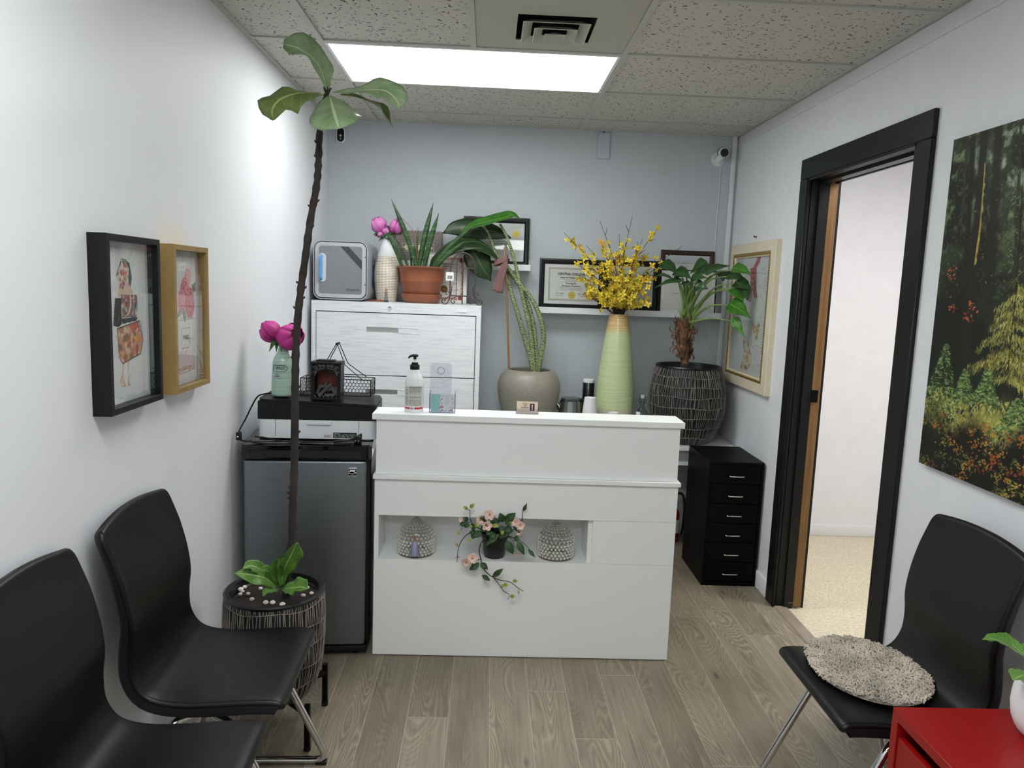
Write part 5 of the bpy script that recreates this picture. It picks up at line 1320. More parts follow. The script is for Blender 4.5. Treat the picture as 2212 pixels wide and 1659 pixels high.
# terracotta pot of spear leaves
t = thing('potted_plant', 'terracotta pot of upright cylindrical spear leaves on the filing cabinet', 'potted plant', (.597, -.30, FZ))
B().lathe([(0, 0), (.090, 0), (.095, .003), (.115, .032), (.118, .050), (.112, .052), (.106, .036), (0, .02)], 48).build('saucer', MT['terra'], t)
B().lathe([(0, .018), (.096, .018), (.100, .022), (.114, .105), (.121, .118), (.123, .124), (.121, .130), (.129, .19), (.134, .195), (.143, .200), (.143, .205), (.130, .206), (.122, .185), (0, .18)], 56).build('pot', MT['terra'], t)
B().lathe([(0, .186), (.122, .184)], 32).build('soil', MT['soil'], t)
sp = [((845, 430), (903, 578), .0125, -.03), ((936, 438), (903, 578), .014, .0), ((948, 460), (914, 578), .0135, -.03), ((832, 497), (872, 577), .0095, -.06), ((853, 512), (884, 577), .007, .02), ((1027, 484), (928, 578), .0125, -.05), ((1006, 521), (934, 580), .0115, -.08), ((903, 492), (898, 578), .006, .03), ((882, 503), (890, 578), .0055, .05), ((895, 525), (897, 578), .008, .0)]
for (u0, v0), (u1, v1), r_, dy in sp:
    p1 = at(u1, v1, y=-.30+dy*.6)-V((.597, -.30, FZ)); p1.z = .18; p0 = at(u0, v0, y=-.30+dy*1.6)-V((.597, -.30, FZ))
    m = p1.lerp(p0, .5)+V(((p0.x-p1.x)*-.03, 0, .012)); pts = spline([p1, m, p0], 16)
    B().tube(pts, [r_*(.9+.25*math.sin(min(1, i/8)*PI/2))*(1 if i < 9 else max(.06, 1-((i-9)/7)**1.6)) for i in range(17)], 10).build('leaf', MT['spear'], t)
p0 = at(866, 470, y=-.34)-V((.597, -.3, FZ)); p1 = at(898, 520, y=-.32)-V((.597, -.3, FZ)); p2 = at(902, 578, y=-.30)-V((.597, -.3, FZ)); p2.z = .18
B().tube(spline([p0, p0.lerp(p1, .5)+V((.012, 0, .01)), p1, p2], 20), .0018, 6).build('dry_shoot', MT['cane'], t)

# bird-cage shaped wire easel with a price tag
t = thing('wire_stand', 'birdcage-shaped brown wire easel with scroll feet on the filing cabinet', 'wire stand', (.8345, -.42, FZ))
b = B(); hw_ = .069
arch = [(-hw_, 0, .045), (-hw_, 0, .185)]+[(-hw_*math.cos(i*PI/14), 0, .185+.105*math.sin(i*PI/14)**.9) for i in range(1, 14)]+[(hw_, 0, .185), (hw_, 0, .045)]
b.tube(arch, .0036, 8)
b.tube([(-hw_, 0, .05), (hw_, 0, .05)], .0036, 8).tube([(-hw_, 0, .205), (hw_, 0, .205)], .0026, 8)
for x0, x1 in ((-.034, -.02), (.0, .0), (.034, .02)): b.tube(spline([(x0, 0, .05), (x0, 0, .2), (x0*.85, 0, .25), (x1*.1, 0, .29)], 14), .0019 if x0 else .0029, 6)
b.tube([(0, .002, .205), (0, .006, .1), (0, .0, .004)], .0032, 8)
for s in (-1, 1):
    b.tube(spline([(s*.066, 0, .06), (s*.072, 0, .03), (s*.085, 0, .006), (s*.102, 0, .003), (s*.112, 0, .018), (s*.104, 0, .032), (s*.094, 0, .024), (s*.1, 0, .018)], 34), .0036, 7)
    b.tube(spline([(s*.095, 0, .03), (s*.078, 0, .042), (s*.07, 0, .056), (s*.08, 0, .073), (s*.091, 0, .066), (s*.088, 0, .055), (s*.082, 0, .06)], 30), .0025, 6)
    b.tube(spline([(0, 0, .049), (s*.03, 0, .046), (s*.058, 0, .03), (s*.06, 0, .014), (s*.048, 0, .008), (s*.04, 0, .016), (s*.047, 0, .022)], 30), .0029, 6)
    b.tube(spline([(s*.066, 0, .052), (s*.063, -.012, .055), (s*.060, -.02, .08), (s*.058, -.022, .105)], 14), .0026, 7)
b.box(-.016, .016, -.002, .002, .203, .209); b.ball((0, 0, .303), .007, (.9, .6, 1), 8)
b.tube(spline([(0, 0, .29), (-.004, 0, .303), (.006, 0, .315), (.02, 0, .318)], 10), [.003]*5+[.005]*3+[.0015]*3, 7)
b.build('wire_frame', MT['iron'], t, ang=60)
B().tube([(0, .004, .20), (0, .05, .08), (0, .07, .003)], .0022, 6).build('back_leg', MT['iron'], t)
tagp = B().box(-.093, -.050, -.008, -.007, .133, .180).build('price_tag', MT['label'], t, smooth=False)
b = B(); r2 = random.Random(1); x = -.085
while x < -.060: w_ = r2.uniform(.0008, .003); b.box(x, x+w_, -.0086, -.008, .142, .161); x += w_+r2.uniform(.001, .0024)
b.box(-.073, -.070, -.0086, -.008, .171, .174); b.build('barcode', MT['barcode'], tagp, smooth=False)

# ------------------------------------------------------------------ on the desk counter (top at 1.025)
KZ = 1.025
t = thing('pump_bottle', 'white hand sanitizer pump bottle on the desk counter', 'bottle', (.6925, -1.612, KZ))
B().lathe([(0, 0), (.036, 0), (.0385, .003), (.0385, .085), (.0385, .115), (.036, .135), (.029, .152), (.021, .165), (.019, .172), (0, .172)], 40).build('bottle', MT['whiteplastic'], t)
b = B()
def wrap(b, a0, a1, z0, z1, r, n=10):
    b.sheet([[(r*math.sin(a0+(a1-a0)*i/n), -r*math.cos(a0+(a1-a0)*i/n), z) for i in range(n+1)] for z in (z0, z1)])
wrap(b, -1.15, 1.15, .024, .108, .0387, 16); lb = b.build('label', pm('pale_grey_label', 'D2D3CE', .5), t)
b = B(); r2 = random.Random(4)
for k in range(24):
    z = .027+k*.0031; 
    for a0, a1 in ((-1.05, -.55), (-.45, .95)):
        if r2.random() < .12: continue
        a = a0
        while a < a1-.05: e = min(a1, a+r2.uniform(.08, .5)); wrap(b, a, e, z, z+.0016, .0389, 4); a = e+.05
wrap(b, -.45, .95, .101, .1045, .0389, 8); b.build('label_print', MT['greyink'], lb)
b = B(); wrap(b, -1.2, -.38, .013, .021, .0388, 8); wrap(b, .12, 1.2, .013, .021, .0388, 8); b.build('red_band', MT['redband'], lb)
b = B()
for i in range(9): wrap(b, -.30+i*.036, -.30+i*.036+.018, .013, .021, .0389, 1)
b.build('barcode', MT['barcode'], lb)
pp = B().lathe([(0, .171), (.0185, .171), (.0195, .173), (.0195, .189), (.0185, .191), (.0135, .1915), (.0135, .199), (.012, .2005), (0, .2005)], 32).build('pump_collar', MT['black'], t)
B().cyl((0, 0, .2), (0, 0, .216), .0055).build('pump_stem', MT['whiteplastic'], pp)
b = B().cyl((0, 0, .213), (0, 0, .226), .006, .007); b.tube([(.013, 0, .227), (.006, 0, .2285), (-.008, 0, .2285), (-.020, 0, .224), (-.026, 0, .217)], [.006, .0078, .0075, .006, .0038], 12, flat=.75); b.build('pump_head', MT['black'], pp)

t = thing('leaflet_holder', 'clear acrylic leaflet holder with a tall back plate on the desk counter', 'holder', (.8085, -1.612, KZ))
b = B(); q = [(x, z) for x, z in rrect(.088, .20, .016, 6)]
hole = [(-.001+.0145*math.cos(i*PI/14), .057+.0145*math.sin(i*PI/14)) for i in range(28)]
b.prism([(x-.010, max(z, -.1)+.1) for x, z in q], .018, .0205, 'y'); b.build('back_plate', MT['clear'], t, smooth=False)
B().tube([(-.010+.0145*math.cos(i*PI/14), .0175, .168+.0145*math.sin(i*PI/14)) for i in range(28)], .0011, 6, True).build('hang_ring', MT['clearedge'], t)
b = B().box(-.052, .052, -.022, -.020, .0, .078).box(-.052, -.050, -.020, .018, 0, .085).box(.050, .052, -.020, .018, 0, .085).box(-.050, .050, -.020, .018, 0, .002); b.build('tray', MT['clear'], t, smooth=False)
b = B().box(-.0525, -.0505, -.0225, -.0205, 0, .08).box(.0505, .0525, -.0225, -.0205, 0, .08).box(.0505, .0525, .0165, .0185, 0, .088).box(-.0525, -.0505, .0165, .0185, 0, .088).box(-.052, .052, -.0225, -.020, 0, .0022); b.build('tray_edge', MT['clearedge'], t, smooth=False)
b = B()
for (x0, z0), (x1, z1) in (((-.047, .178), (.012, .10)), ((-.043, .178), (.016, .10)), ((.010, .188), (.027, .155)), ((.005, .188), (.024, .152))): b.tube([(x0, .0178, z0), (x1, .0178, z1)], .0004, 4)
b.build('scratches', MT['clear'], t)
grp = 'leaflets in the acrylic holder'
def leaflet(lab, x0, x1, y, tilt, mat, kind):
    f = thing('leaflet', lab, 'leaflet', (.8085+(x0+x1)/2, -1.612+y, KZ+.003), group=grp); f.rotation_euler = (-.06, tilt, 0); w_ = (x1-x0)/2
    B().box(-w_, w_, -.0006, .0006, 0, .070).build('card', mat, f, smooth=False); return f, w_
f, w_ = leaflet('mint green folded leaflet at the left in the acrylic holder', -.046, -.012, -.006, -.03, MT['mint'], 0)
B().box(-w_+.010, -w_+.0115, -.0012, -.0005, 0, .070).build('fold', pm('mint_fold', '86C2B4', .6), f, smooth=False)
f, w_ = leaflet('mint leaflet with a white flower circle, second in the acrylic holder', -.026, .012, -.002, -.01, MT['mint'], 0)
B().prism([(.008+.015*math.cos(i*PI/12), .045+.015*math.sin(i*PI/12)) for i in range(24)], -.001, -.0005, 'y').build('circle', MT['label'], f, smooth=False)
f, w_ = leaflet('white leaflet printed with coral flowers in the acrylic holder', -.010, .044, -.010, .015, MT['label'], 1)
FP = Paint(80, 104, 'F0EFEA', .054, .070); r2 = random.Random(17)
for i in range(26):
    x = r2.choice((r2.uniform(.0, .013), r2.uniform(.040, .054))); y = r2.uniform(.0, .066)
    if r2.random() < .3: x = r2.uniform(0, .054); y = r2.uniform(0, .016)
    FP.ell(x, y, .0012, .003, '3E4A45', .9, r2.uniform(0, 3)); 
    if i % 2: FP.ell(x+.003, y+.003, .0035, .0035, r2.choice(['E59A84', 'EBC5AE', 'D9626A', 'F0D9C8']), .8)
for k in range(3): FP.line([(.022+.006*k, .025), (.021+.006*k, .066)], .0008, '8A8D90', .8)
FP.mesh('flower_print', f, -w_, w_, 0, .070, -.0008)

t = thing('card_holder', 'small clear card holder with beige business cards on the desk counter', 'card holder', (1.158, -1.593, KZ))
b = B().box(-.047, .047, -.012, -.0105, 0, .022).box(-.047, .047, -.012, .02, 0, .0015).box(-.047, .047, .0185, .02, 0, .035)
for s in (-1, 1): b.box(s*.047, s*.0455, -.012, .02, 0, .026)
b.build('tray', MT['clear'], t, smooth=False)
f = thing('business_cards', 'beige business cards with a heart logo and portrait in the clear holder', 'business cards', (1.158, -1.593, KZ+.002)); f.rotation_euler = (-.14, 0, 0)
B().box(-.0435, .0435, -.006, .004, 0, .049).build('cards', pm('beige_card', 'E0C9B2', .6), f, smooth=False)
b = B(); hp = [(x*.00052, y*.00052) for x, y in [(16*math.sin(i*PI/20)**3, 13*math.cos(i*PI/20)-5*math.cos(i*PI/10)-2*math.cos(3*i*PI/20)-math.cos(i*PI/5)) for i in range(40)]]
b.tube([(x-.009, -.0064, z+.036) for x, z in hp], .0007, 5, True)
b.tube([(-.014, -.0064, .036), (-.011, -.0064, .039), (-.0105, -.0064, .034)], .0006, 5).tube([(-.007, -.0064, .034), (-.005, -.0064, .039), (-.0045, -.0064, .035)], .0006, 5).tube([(-.012, -.0064, .034), (-.009, -.0064, .030), (-.006, -.0064, .034)], .0006, 5)
b.build('heart_logo', pm('brown_print', '6A5640', .6), f)
text(f, 'lettering', 'BIOMAVEN', .0062, (-.009, -.0062, .0235), MT['ink'], bold=.0002); text(f, 'lettering', 'wellness clinic', .0036, (-.009, -.0062, .0185), MT['greyink']); text(f, 'lettering', 'Registered Acupuncturist', .0036, (-.010, -.0062, .010), MT['greyink'], sx=1.15)
PP = Paint(30, 44, '2A2530', .02, .029); PP.ell(.010, .021, .0032, .0042, 'D9C3BC'); PP.poly([(.007, .017), (.013, .017), (.0115, .003), (.009, .003)], 'CFC6CE'); PP.poly([(.001, 0), (.004, .013), (.0085, .016), (.0095, .006), (.008, 0)], '14121A'); PP.poly([(.019, 0), (.017, .013), (.0125, .016), (.0115, .006), (.013, 0)], '14121A'); PP.ell(.010, .006, .0025, .003, 'D9C3BC')
PP.mesh('portrait_print', f, .0105, .0300, .011, .040, -.0064)
# ------------------------------------------------------------------ woven planter and fig tree
def wicker(body, name, prof, parent, n, rings, rs, rr, mat, seed, slant=.05, zig=.35):
    """vertical strands of uneven width and slant lying on a turned body, tied by rings"""
    rg = random.Random(seed)
    def rad(z):
        for (r0, z0), (r1, z1) in zip(prof, prof[1:]):
            if z0 <= z <= z1: return r0+(r1-r0)*(z-z0)/max(1e-6, z1-z0)
        return prof[-1][0]
    b = B(); z0, z1 = prof[0][1], prof[-1][1]; zs = [z0]+rings+[z1]
    for k in range(len(zs)-1):
        for i in range(n):
            a = 2*PI*(i+rg.uniform(-zig, zig))/n; d = rg.uniform(-slant, slant); m = 5
            pts = [((rad(z)+rs*.3)*math.cos(a+d*q), (rad(z)+rs*.3)*math.sin(a+d*q), z) for q in [j/m for j in range(m+1)] for z in [zs[k]+(zs[k+1]-zs[k])*q]]
            b.tube(pts, rs*rg.uniform(.6, 1.15), 4, cap=False)
    b.build('wicker_strands', mat, parent, ang=90)
    b = B()
    for z in rings:
        b.tube([((rad(z)+rr)*math.cos(i*PI/24), (rad(z)+rr)*math.sin(i*PI/24), z+.004*math.sin(i*.7+z*40)) for i in range(48)], rr, 5, True)
    b.build('wicker_rings', mat, parent)
TX, TY = .290, -2.200
t = thing('potted_fig_tree', 'tall bare-stemmed fiddle-leaf fig in a black woven planter on legs', 'potted plant', (TX, TY, 0))
prof = [(.118, .135), (.140, .17), (.158, .24), (.166, .32), (.168, .40), (.165, .46), (.162, .492)]
B().lathe([(0, .133)]+[(r-.002, z) for r, z in prof]+[(.158, .497), (.150, .497), (.148, .46), (0, .458)], 56).build('planter', MT['weavebase'], t)
wicker(None, 'w', prof, t, 125, [.20, .27, .34, .41, .475], .0017, .0013, MT['strandr'], 3, .035, .3)
B().lathe([(.132, .40), (.143, .470), (.146, .500), (.160, .503), (.166, .498), (.164, .490), (.150, .490), (.140, .472)], 56).build('liner', MT['ribbed'], t)
b = B(); b.lathe([(0, .470), (.06, .474), (.115, .470), (.143, .468)], 40)
rg = random.Random(2)
for v in b.bm.verts: v.co.z += rg.uniform(-.004, .006)
b.build('soil', MT['soil'], t)
b = B()
for sx in (-1, 1):
    for sy in (-1, 1):
        b.box(sx*.142-.009, sx*.142+.009, sy*.135-.009, sy*.135+.009, .012, .16); 
for s in (1, -1): b.tube([(-.142, -s*.135, .128), (.142, s*.135, .128)], .012, 6)
b.build('stand', MT['blackmetal'], t, smooth=False)
for sx in (-1, 1):
    for sy in (-1, 1): B().cyl((sx*.142, sy*.135, 0), (sx*.142, sy*.135, .016), .012, seg=12).build('leg_cap', MT['black'], t)
pebs = [(503, 1271), (524, 1278), (513, 1265), (536, 1283), (544, 1295), (574, 1302), (589, 1302), (610, 1306), (632, 1312), (647, 1311), (658, 1302), (655, 1287), (673, 1282), (663, 1270), (563, 1272), (519, 1284)]
for i, (u, v) in enumerate(pebs):
    p = at(u, v, z=.478)-V((TX, TY, 0)); q = math.hypot(p.x, p.y)
    if q > .132: p.x *= .132/q; p.y *= .132/q
    B().ico((p.x, p.y, .479), rg.uniform(.007, .0105), 2, (1, .85, .75)).build('pebble', MT['pebble'], t)
tr = [((618, 1250), 0), ((622, 1200), .0), ((630, 1170), .0), ((633, 1080), .01), ((636, 1000), .015), ((637, 900), .01), ((638, 800), .0), ((641, 720), -.01), ((648, 640), -.015), ((659, 560), -.01), ((670, 480), .0), ((684, 400), .015), ((688, 350), .02), ((691, 280), .02), ((700, 232), .01), ((707, 205), .0)]
pts = [at(u, v, y=TY-.02+dy)-V((TX, TY, 0)) for (u, v), dy in tr]; pts[0].z = .462
sp_ = spline(pts, 110); rg = random.Random(9)
rad = [(.0135-.0035*i/110)*(1+.10*math.sin(i*1.9)*(.4+i/110)+rg.uniform(-.05, .08)) for i in range(111)]
b = B().tube(sp_, rad, 10)
for i in range(8, 108):                                  # leaf scars and stubs, denser towards the top
    if rg.random() < .25+.5*i/110:
        a = rg.uniform(0, 2*PI); d_ = V((math.cos(a), math.sin(a), .5)); p = sp_[i]
        b.tube([p+d_*rad[i]*.6, p+d_*(rad[i]+.003), p+d_*(rad[i]+rg.uniform(.004, .008))+V((0, 0, .003))], [.0045, .0035, .001], 5)
b.build('trunk', MT['bark'], t, ang=60)
crown = sp_[-1]+V((TX, TY, 0))
def wl(name, mat, px, wid, nrm, **k):
    """leaf from pixel + depth centre line, in the plant's own space"""
    P = [at(u, v, y=y)-V((TX, TY, 0)) for u, v, y in px]
    return B().leaf(P, wid, nrm, **k).build(name, mat, t, sol=.0008)
y0 = TY-.02
wl('leaf', MT['figleaf'], [(706, 200, y0), (698, 165, y0+.02), (680, 130, y0+.06), (645, 105, y0+.09), (612, 95, y0+.08)], [.004, .026, .046, .056, .052, .014], [(.75, -.45, .5), (.7, -.5, .5), (.5, -.75, .35), (.2, -.9, .2)], cup=.25, wave=.12, nwave=3)
wl('leaf', MT['figleafold'], [(702, 204, y0), (672, 200, y0-.05), (640, 202, y0-.10), (606, 214, y0-.13), (588, 236, y0-.15), (590, 260, y0-.15)], [.004, .022, .042, .066, .070, .046, .004], [(0, -.75, .65), (-.1, -.8, .6), (-.3, -.85, .4), (-.4, -.85, .2)], cup=-.15, wave=.2, nwave=3)
wl('leaf', MT['figleaf'], [(712, 206, y0-.01), (716, 222, y0-.06), (722, 244, y0-.11), (728, 264, y0-.14), (732, 278, y0-.15)], [.005, .045, .072, .078, .050, .004], [(0, -.45, .9), (0, -.7, .7), (0, -.85, .45)], cup=-.22, wave=.10, nwave=2)
wl('leaf', MT['figleaf'], [(720, 200, y0), (755, 198, y0-.02), (795, 194, y0-.04), (832, 196, y0-.05), (856, 216, y0-.06), (862, 236, y0-.06)], [.004, .018, .030, .046, .050, .036, .004], [(.1, -.6, .8), (.1, -.65, .75), (.3, -.8, .5), (.5, -.8, .2)], cup=.2, wave=.12, nwave=3)
wl('leaf', MT['figleafold'], [(735, 205, y0+.01), (775, 212, y0+.03), (812, 228, y0+.05), (830, 246, y0+.05), (848, 275, y0+.05)], [.004, .014, .022, .024, .018, .002], [(.3, -.2, .9), (.4, -.15, .85), (.75, -.3, .5), (.9, -.35, .2)], cup=.5, wave=.3, nwave=2)
b = B()
for a in range(6): b.tube([crown-V((TX, TY, 0)), crown-V((TX, TY, 0))+V((.012*math.cos(a), .012*math.sin(a), .022))], [.005, .0015], 6)
b.build('bud', MT['bark'], t)
bx0 = (612, 1262)
for px, wid, nr, mt in (([(608, 1268), (612, 1235), (628, 1200), (642, 1172)], [.006, .020, .036, .036, .004], [(.5, -.7, .2), (.6, -.75, .2)], 'figyoung'),
                    ([(600, 1268), (575, 1250), (545, 1242), (506, 1238)], [.006, .022, .036, .030, .002], [(0, -.6, .8), (0, -.7, .7)], 'figyoung'),
                    ([(602, 1262), (598, 1240), (600, 1220), (612, 1206)], [.006, .020, .024, .018, .002], [(.2, -.8, .4)], 'yleafy'),
                    ([(610, 1272), (632, 1270), (650, 1268), (664, 1272)], [.006, .026, .034, .028, .004], [(.1, -.6, .8)], 'figyoung'),
                    ([(600, 1272), (588, 1275), (576, 1278), (568, 1288)], [.006, .016, .018, .012, .002], [(0, -.5, .85)], 'figyoung'),
                    ([(590, 1250), (560, 1228), (540, 1222), (525, 1228)], [.006, .018, .022, .016, .002], [(0, -.7, .6)], 'figyoung'),
                    ([(598, 1258), (585, 1240), (575, 1232), (562, 1232)], [.006, .014, .018, .016, .002], [(0, -.8, .5)], 'yleafy')):
    m = MT['figyoung'] if mt == 'figyoung' else MT['figyoung']
    P = [at(u, v, y=TY-.045-.02*i)-V((TX, TY, 0)) for i, (u, v) in enumerate(px)]
    B().leaf(P, wid, nr if len(nr) > 1 else nr[0], cup=.25, wave=.18, nwave=3).build('young_leaf', m, t, sol=.0007)

# ------------------------------------------------------------------ zebra-stemmed plant in the round stone pot
SX, SY, SZ = 1.240, -.215, TZ
t = thing('potted_plant', 'round grey-green stoneware pot with long zebra-striped stems tied to a cane', 'potted plant', (SX, SY, SZ))
B().lathe([(0, 0), (.115, 0), (.125, .01), (.155, .12), (.178, .21), (.189, .28), (.187, .32), (.172, .36), (.150, .385), (.136, .396), (.128, .398), (.122, .392), (.128, .37), (0, .36)], 64).build('pot', MT['stone'], t)
B().lathe([(0, .368), (.128, .366)], 32).build('soil', MT['soil'], t)
org = V((SX, SY, SZ))
def pp_(u, v, dy=0.): return at(u, v, y=SY+dy)-org
def stemo(px, r0, r1, mat, name='stem', n=40):
    P = [pp_(*q) for q in px]; S = spline(P, n); B().tube(S, [r0+(r1-r0)*i/n for i in range(n+1)], 9).build(name, mat, t)
base = (1156, 812)
stemo([(1152, 815), (1148, 780), (1135, 735), (1113, 660), (1098, 612), (1085, 575), (1070, 545)], .019, .0085, MT['zebra'])
stemo([(1156, 815), (1152, 770), (1146, 720), (1130, 645), (1112, 565), (1096, 515), (1080, 484)], .016, .0072, MT['zebra'])
stemo([(1160, 815), (1158, 760, .02), (1153, 705, .03), (1140, 655, .03), (1112, 600, .0), (1085, 565, -.02), (1050, 545, -.03), (1022, 536, -.03)], .016, .008, MT['zebra'])
stemo([(1160, 812), (1168, 770, -.01), (1174, 735, -.01), (1170, 695, -.01), (1150, 648, 0), (1124, 615, .0), (1102, 595, .02), (1077, 563, .03), (1055, 505, .03), (1039, 484, .03)], .018, .0075, MT['zebra'])
def lf2(mat, px, wid, nr, **k): return B().leaf([pp_(*q) for q in px], wid, nr, **k).build('leaf', mat, t, sol=.0009)
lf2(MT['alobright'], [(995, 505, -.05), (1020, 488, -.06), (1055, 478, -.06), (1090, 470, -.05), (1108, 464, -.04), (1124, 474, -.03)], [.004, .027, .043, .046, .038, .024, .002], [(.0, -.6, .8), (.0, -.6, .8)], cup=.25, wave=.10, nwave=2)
lf2(MT['aloleaf'], [(956, 504, .02), (985, 492, .02), (1020, 493, .02), (1065, 500, .03), (1104, 514, .03)], [.002, .040, .062, .060, .040, .003], [(.0, -.95, .25), (.0, -.95, .25)], cup=-.15, wave=.10, nwave=2)
lf2(MT['aloleaf'], [(1100, 592, -.03), (1074, 556, -.04), (1052, 532, -.05), (1020, 521, -.06), (975, 532, -.08), (940, 560, -.08), (928, 590, -.08)], [.006, .018, .045, .062, .060, .040, .004], [(.3, -.5, .8), (.1, -.55, .8), (-.3, -.7, .55)], cup=-.25, wave=.10, nwave=2)
lf2(MT['aloleaf'], [(1010, 530, -.02), (1025, 548, -.03), (1042, 578, -.03), (1061, 607, -.02)], [.012, .070, .078, .055, .002], [(.15, -.95, .1), (.15, -.95, .1)], cup=-.12, wave=.06, nwave=2)
B().tube([pp_(1100, 812, .0), pp_(1094, 610, -.02), pp_(1090, 534, -.03)], .0062, 10).build('cane', MT['cane'], t)
rb = B()
c0 = pp_(1088, 575, -.02)
def strip(pts, w0, w1, nr, n=18): rb.leaf([c0+V(p) for p in pts], [w0, (w0+w1)/2, w1], nr, cup=.15, wave=.12, nwave=2, n=n, nx=4)
strip([(-.058, .012, .012), (-.05, -.022, .018), (-.022, -.036, .030), (.012, -.034, .046), (.024, -.008, .05)], .016, .015, [(-.3, -.9, .3), (0, -1, .1), (.4, -.9, 0)])
strip([(.024, -.008, .05), (.016, .022, .036), (-.02, .026, .018), (-.058, .012, .012)], .015, .015, [(.4, .8, 0), (-.3, .9, 0)])
strip([(.010, -.034, .046), (.006, -.040, -.005), (-.012, -.040, -.07), (-.022, -.036, -.155)], .011, .022, (0.15, -1, .05))
strip([(.0, -.032, .036), (-.012, -.036, -.02), (-.034, -.033, -.08), (-.047, -.03, -.145)], .010, .017, (-.2, -1, .05))
rb.ball(c0+V((.009, -.034, .038)), .014, (1, .55, 1.2))
rb.build('ribbon', MT['ribbon'], t, ang=60, sol=.0012)

# ------------------------------------------------------------------ kettle, canister, cups, bottle
t = thing('kettle', 'brushed steel electric kettle with black handle beside the stoneware pot', 'kettle', (1.492, -.245, TZ))
B().lathe([(0, .018), (.074, .018), (.076, .024), (.074, .10), (.068, .19), (.064, .222), (.060, .224), (0, .224)], 40).build('body', MT['kettle'], t)
B().lathe([(0, 0), (.080, 0), (.080, .012), (.075, .0175), (0, .0175)], 40).build('base', MT['black'], t)
B().lathe([(.058, .2245), (.06, .232), (.05, .240), (0, .242)], 36).build('lid', MT['kettle'], t)
B().tube(fillet([(.06, 0, .225), (.125, 0, .222), (.118, 0, .06), (.070, 0, .045)], .03), [.014]*8+[.0125]*8, 12).build('handle', MT['black'], t)
B().tube([(-.058, 0, .17), (-.082, 0, .205)], [.020, .010], 14).build('spout', MT['kettle'], t)
t = thing('canister', 'tall black canister with a white lid behind the cups', 'canister', (1.612, -.115, TZ))
B().lathe([(0, 0), (.034, 0), (.036, .004), (.036, .315), (.034, .318), (0, .318)], 32).build('body', pm('wrapped_black', '16171A', .12, bump=(40, .6)), t)
B().lathe([(.0345, .3182), (.0345, .335), (.030, .339), (0, .339)], 32).build('lid', MT['cup'], t)
t = thing('paper_cup', 'tall stack of white paper cups turned upside down by the green vase', 'paper cups', (1.590, -.365, TZ))
prof = [(.0455, 0), (.047, .003), (.0455, .006)]
for k in range(9): prof += [(.0445, .008+.0085*k), (.0455, .012+.0085*k)]
prof = [(0, 0)]+prof+[(.0425, .16), (.0325, .262), (.0305, .262), (.0305, .256), (0, .256)]
B().lathe(prof, 36).build('cups', MT['cup'], t)
t = thing('paper_cup', 'small white paper cup whose rim shows in front of the green vase', 'paper cup', (1.722, -.412, TZ))
B().lathe([(0, 0), (.020, 0), (.028, .182), (.0295, .185), (.028, .188), (.027, .182), (.0195, .01), (0, .01)], 32).build('cup', MT['cup'], t)
t = thing('glass_bottle', 'small clear swing-top glass bottle with a white label right of the green vase', 'bottle', (1.903, -.335, TZ))
B().lathe([(0, 0), (.034, 0), (.036, .004), (.036, .165), (.032, .185), (.016, .205), (.013, .215), (.013, .25), (.0165, .253), (.0165, .262), (.012, .262)], 32).build('body', MT['bottleglass'], t)
B().lathe([(0, .262), (.012, .262), (.013, .272), (.009, .282), (0, .284)], 20).build('stopper', MT['greyplastic'], t)
b = B(); 
for s in (-1, 1): b.tube(spline([(s*.015, 0, .23), (s*.021, -.004, .25), (s*.014, 0, .276)], 8), .0016, 6)
b.tube([(-.017, -.006, .243), (0, -.019, .238), (.017, -.006, .243)], .0016, 6); b.build('wire_bail', MT['wire'], t)
b = B(); b.sheet([[(.0364*math.sin(a), -.0364*math.cos(a), z) for a in [(-1.35+.11*i) for i in range(9)]] for z in (.05, .185)]); b.build('label', MT['label'], t)

# ------------------------------------------------------------------ tall green vase with forsythia
GX_, GY_ = 1.752, -.240
t = thing('vase', 'tall tapering green glazed vase with a tan banded neck', 'vase', (GX_, GY_, TZ))
B().lathe([(0, 0), (.108, 0), (.114, .006), (.1165, .05), (.1165, .18), (.1155, .24), (.110, .32), (.100, .42), (.087, .53), (.073, .63), (.0575, .725), (.0545, .742), (.0525, .744), (.050, .735), (.05, .70), (0, .68)], 64).build('body', MT['greenvase'], t)
def blossom_mesh():
    b = B()
    for k in range(4):
        a = k*PI/2; o = V((math.cos(a), math.sin(a), 0))
        b.leaf([o*.002+V((0, 0, -.002)), o*.009+V((0, 0, .003)), o*.019+V((0, 0, .002 if k % 2 else .006))], [.0022, .0062, .0052, .0008], (0, 0, 1), -.25, n=5, nx=4)
    b.ball((0, 0, 0), .003, (1, 1, .8), 6); b.tube([(0, 0, -.010), (0, 0, 0)], .0014, 5)
    o = b.build('blossom', MT['yellow'], None, ang=80); return o
blo = blossom_mesh(); blo2 = None
yl2 = pm('orange_yellow_blossom', 'D9A52A', .55, var=.12); me2 = blo.data.copy(); me2.materials.clear(); me2.materials.append(yl2)
gb = B(); gb.leaf([V((0, 0, 0)), V((.012, 0, .004)), V((.030, 0, .0))], [.002, .006, .005, .0005], (0, 0, 1), .3, n=5, nx=4); glf = gb.build('leaf', MT['roseleaf'], None)
first = True; rg = random.Random(41)
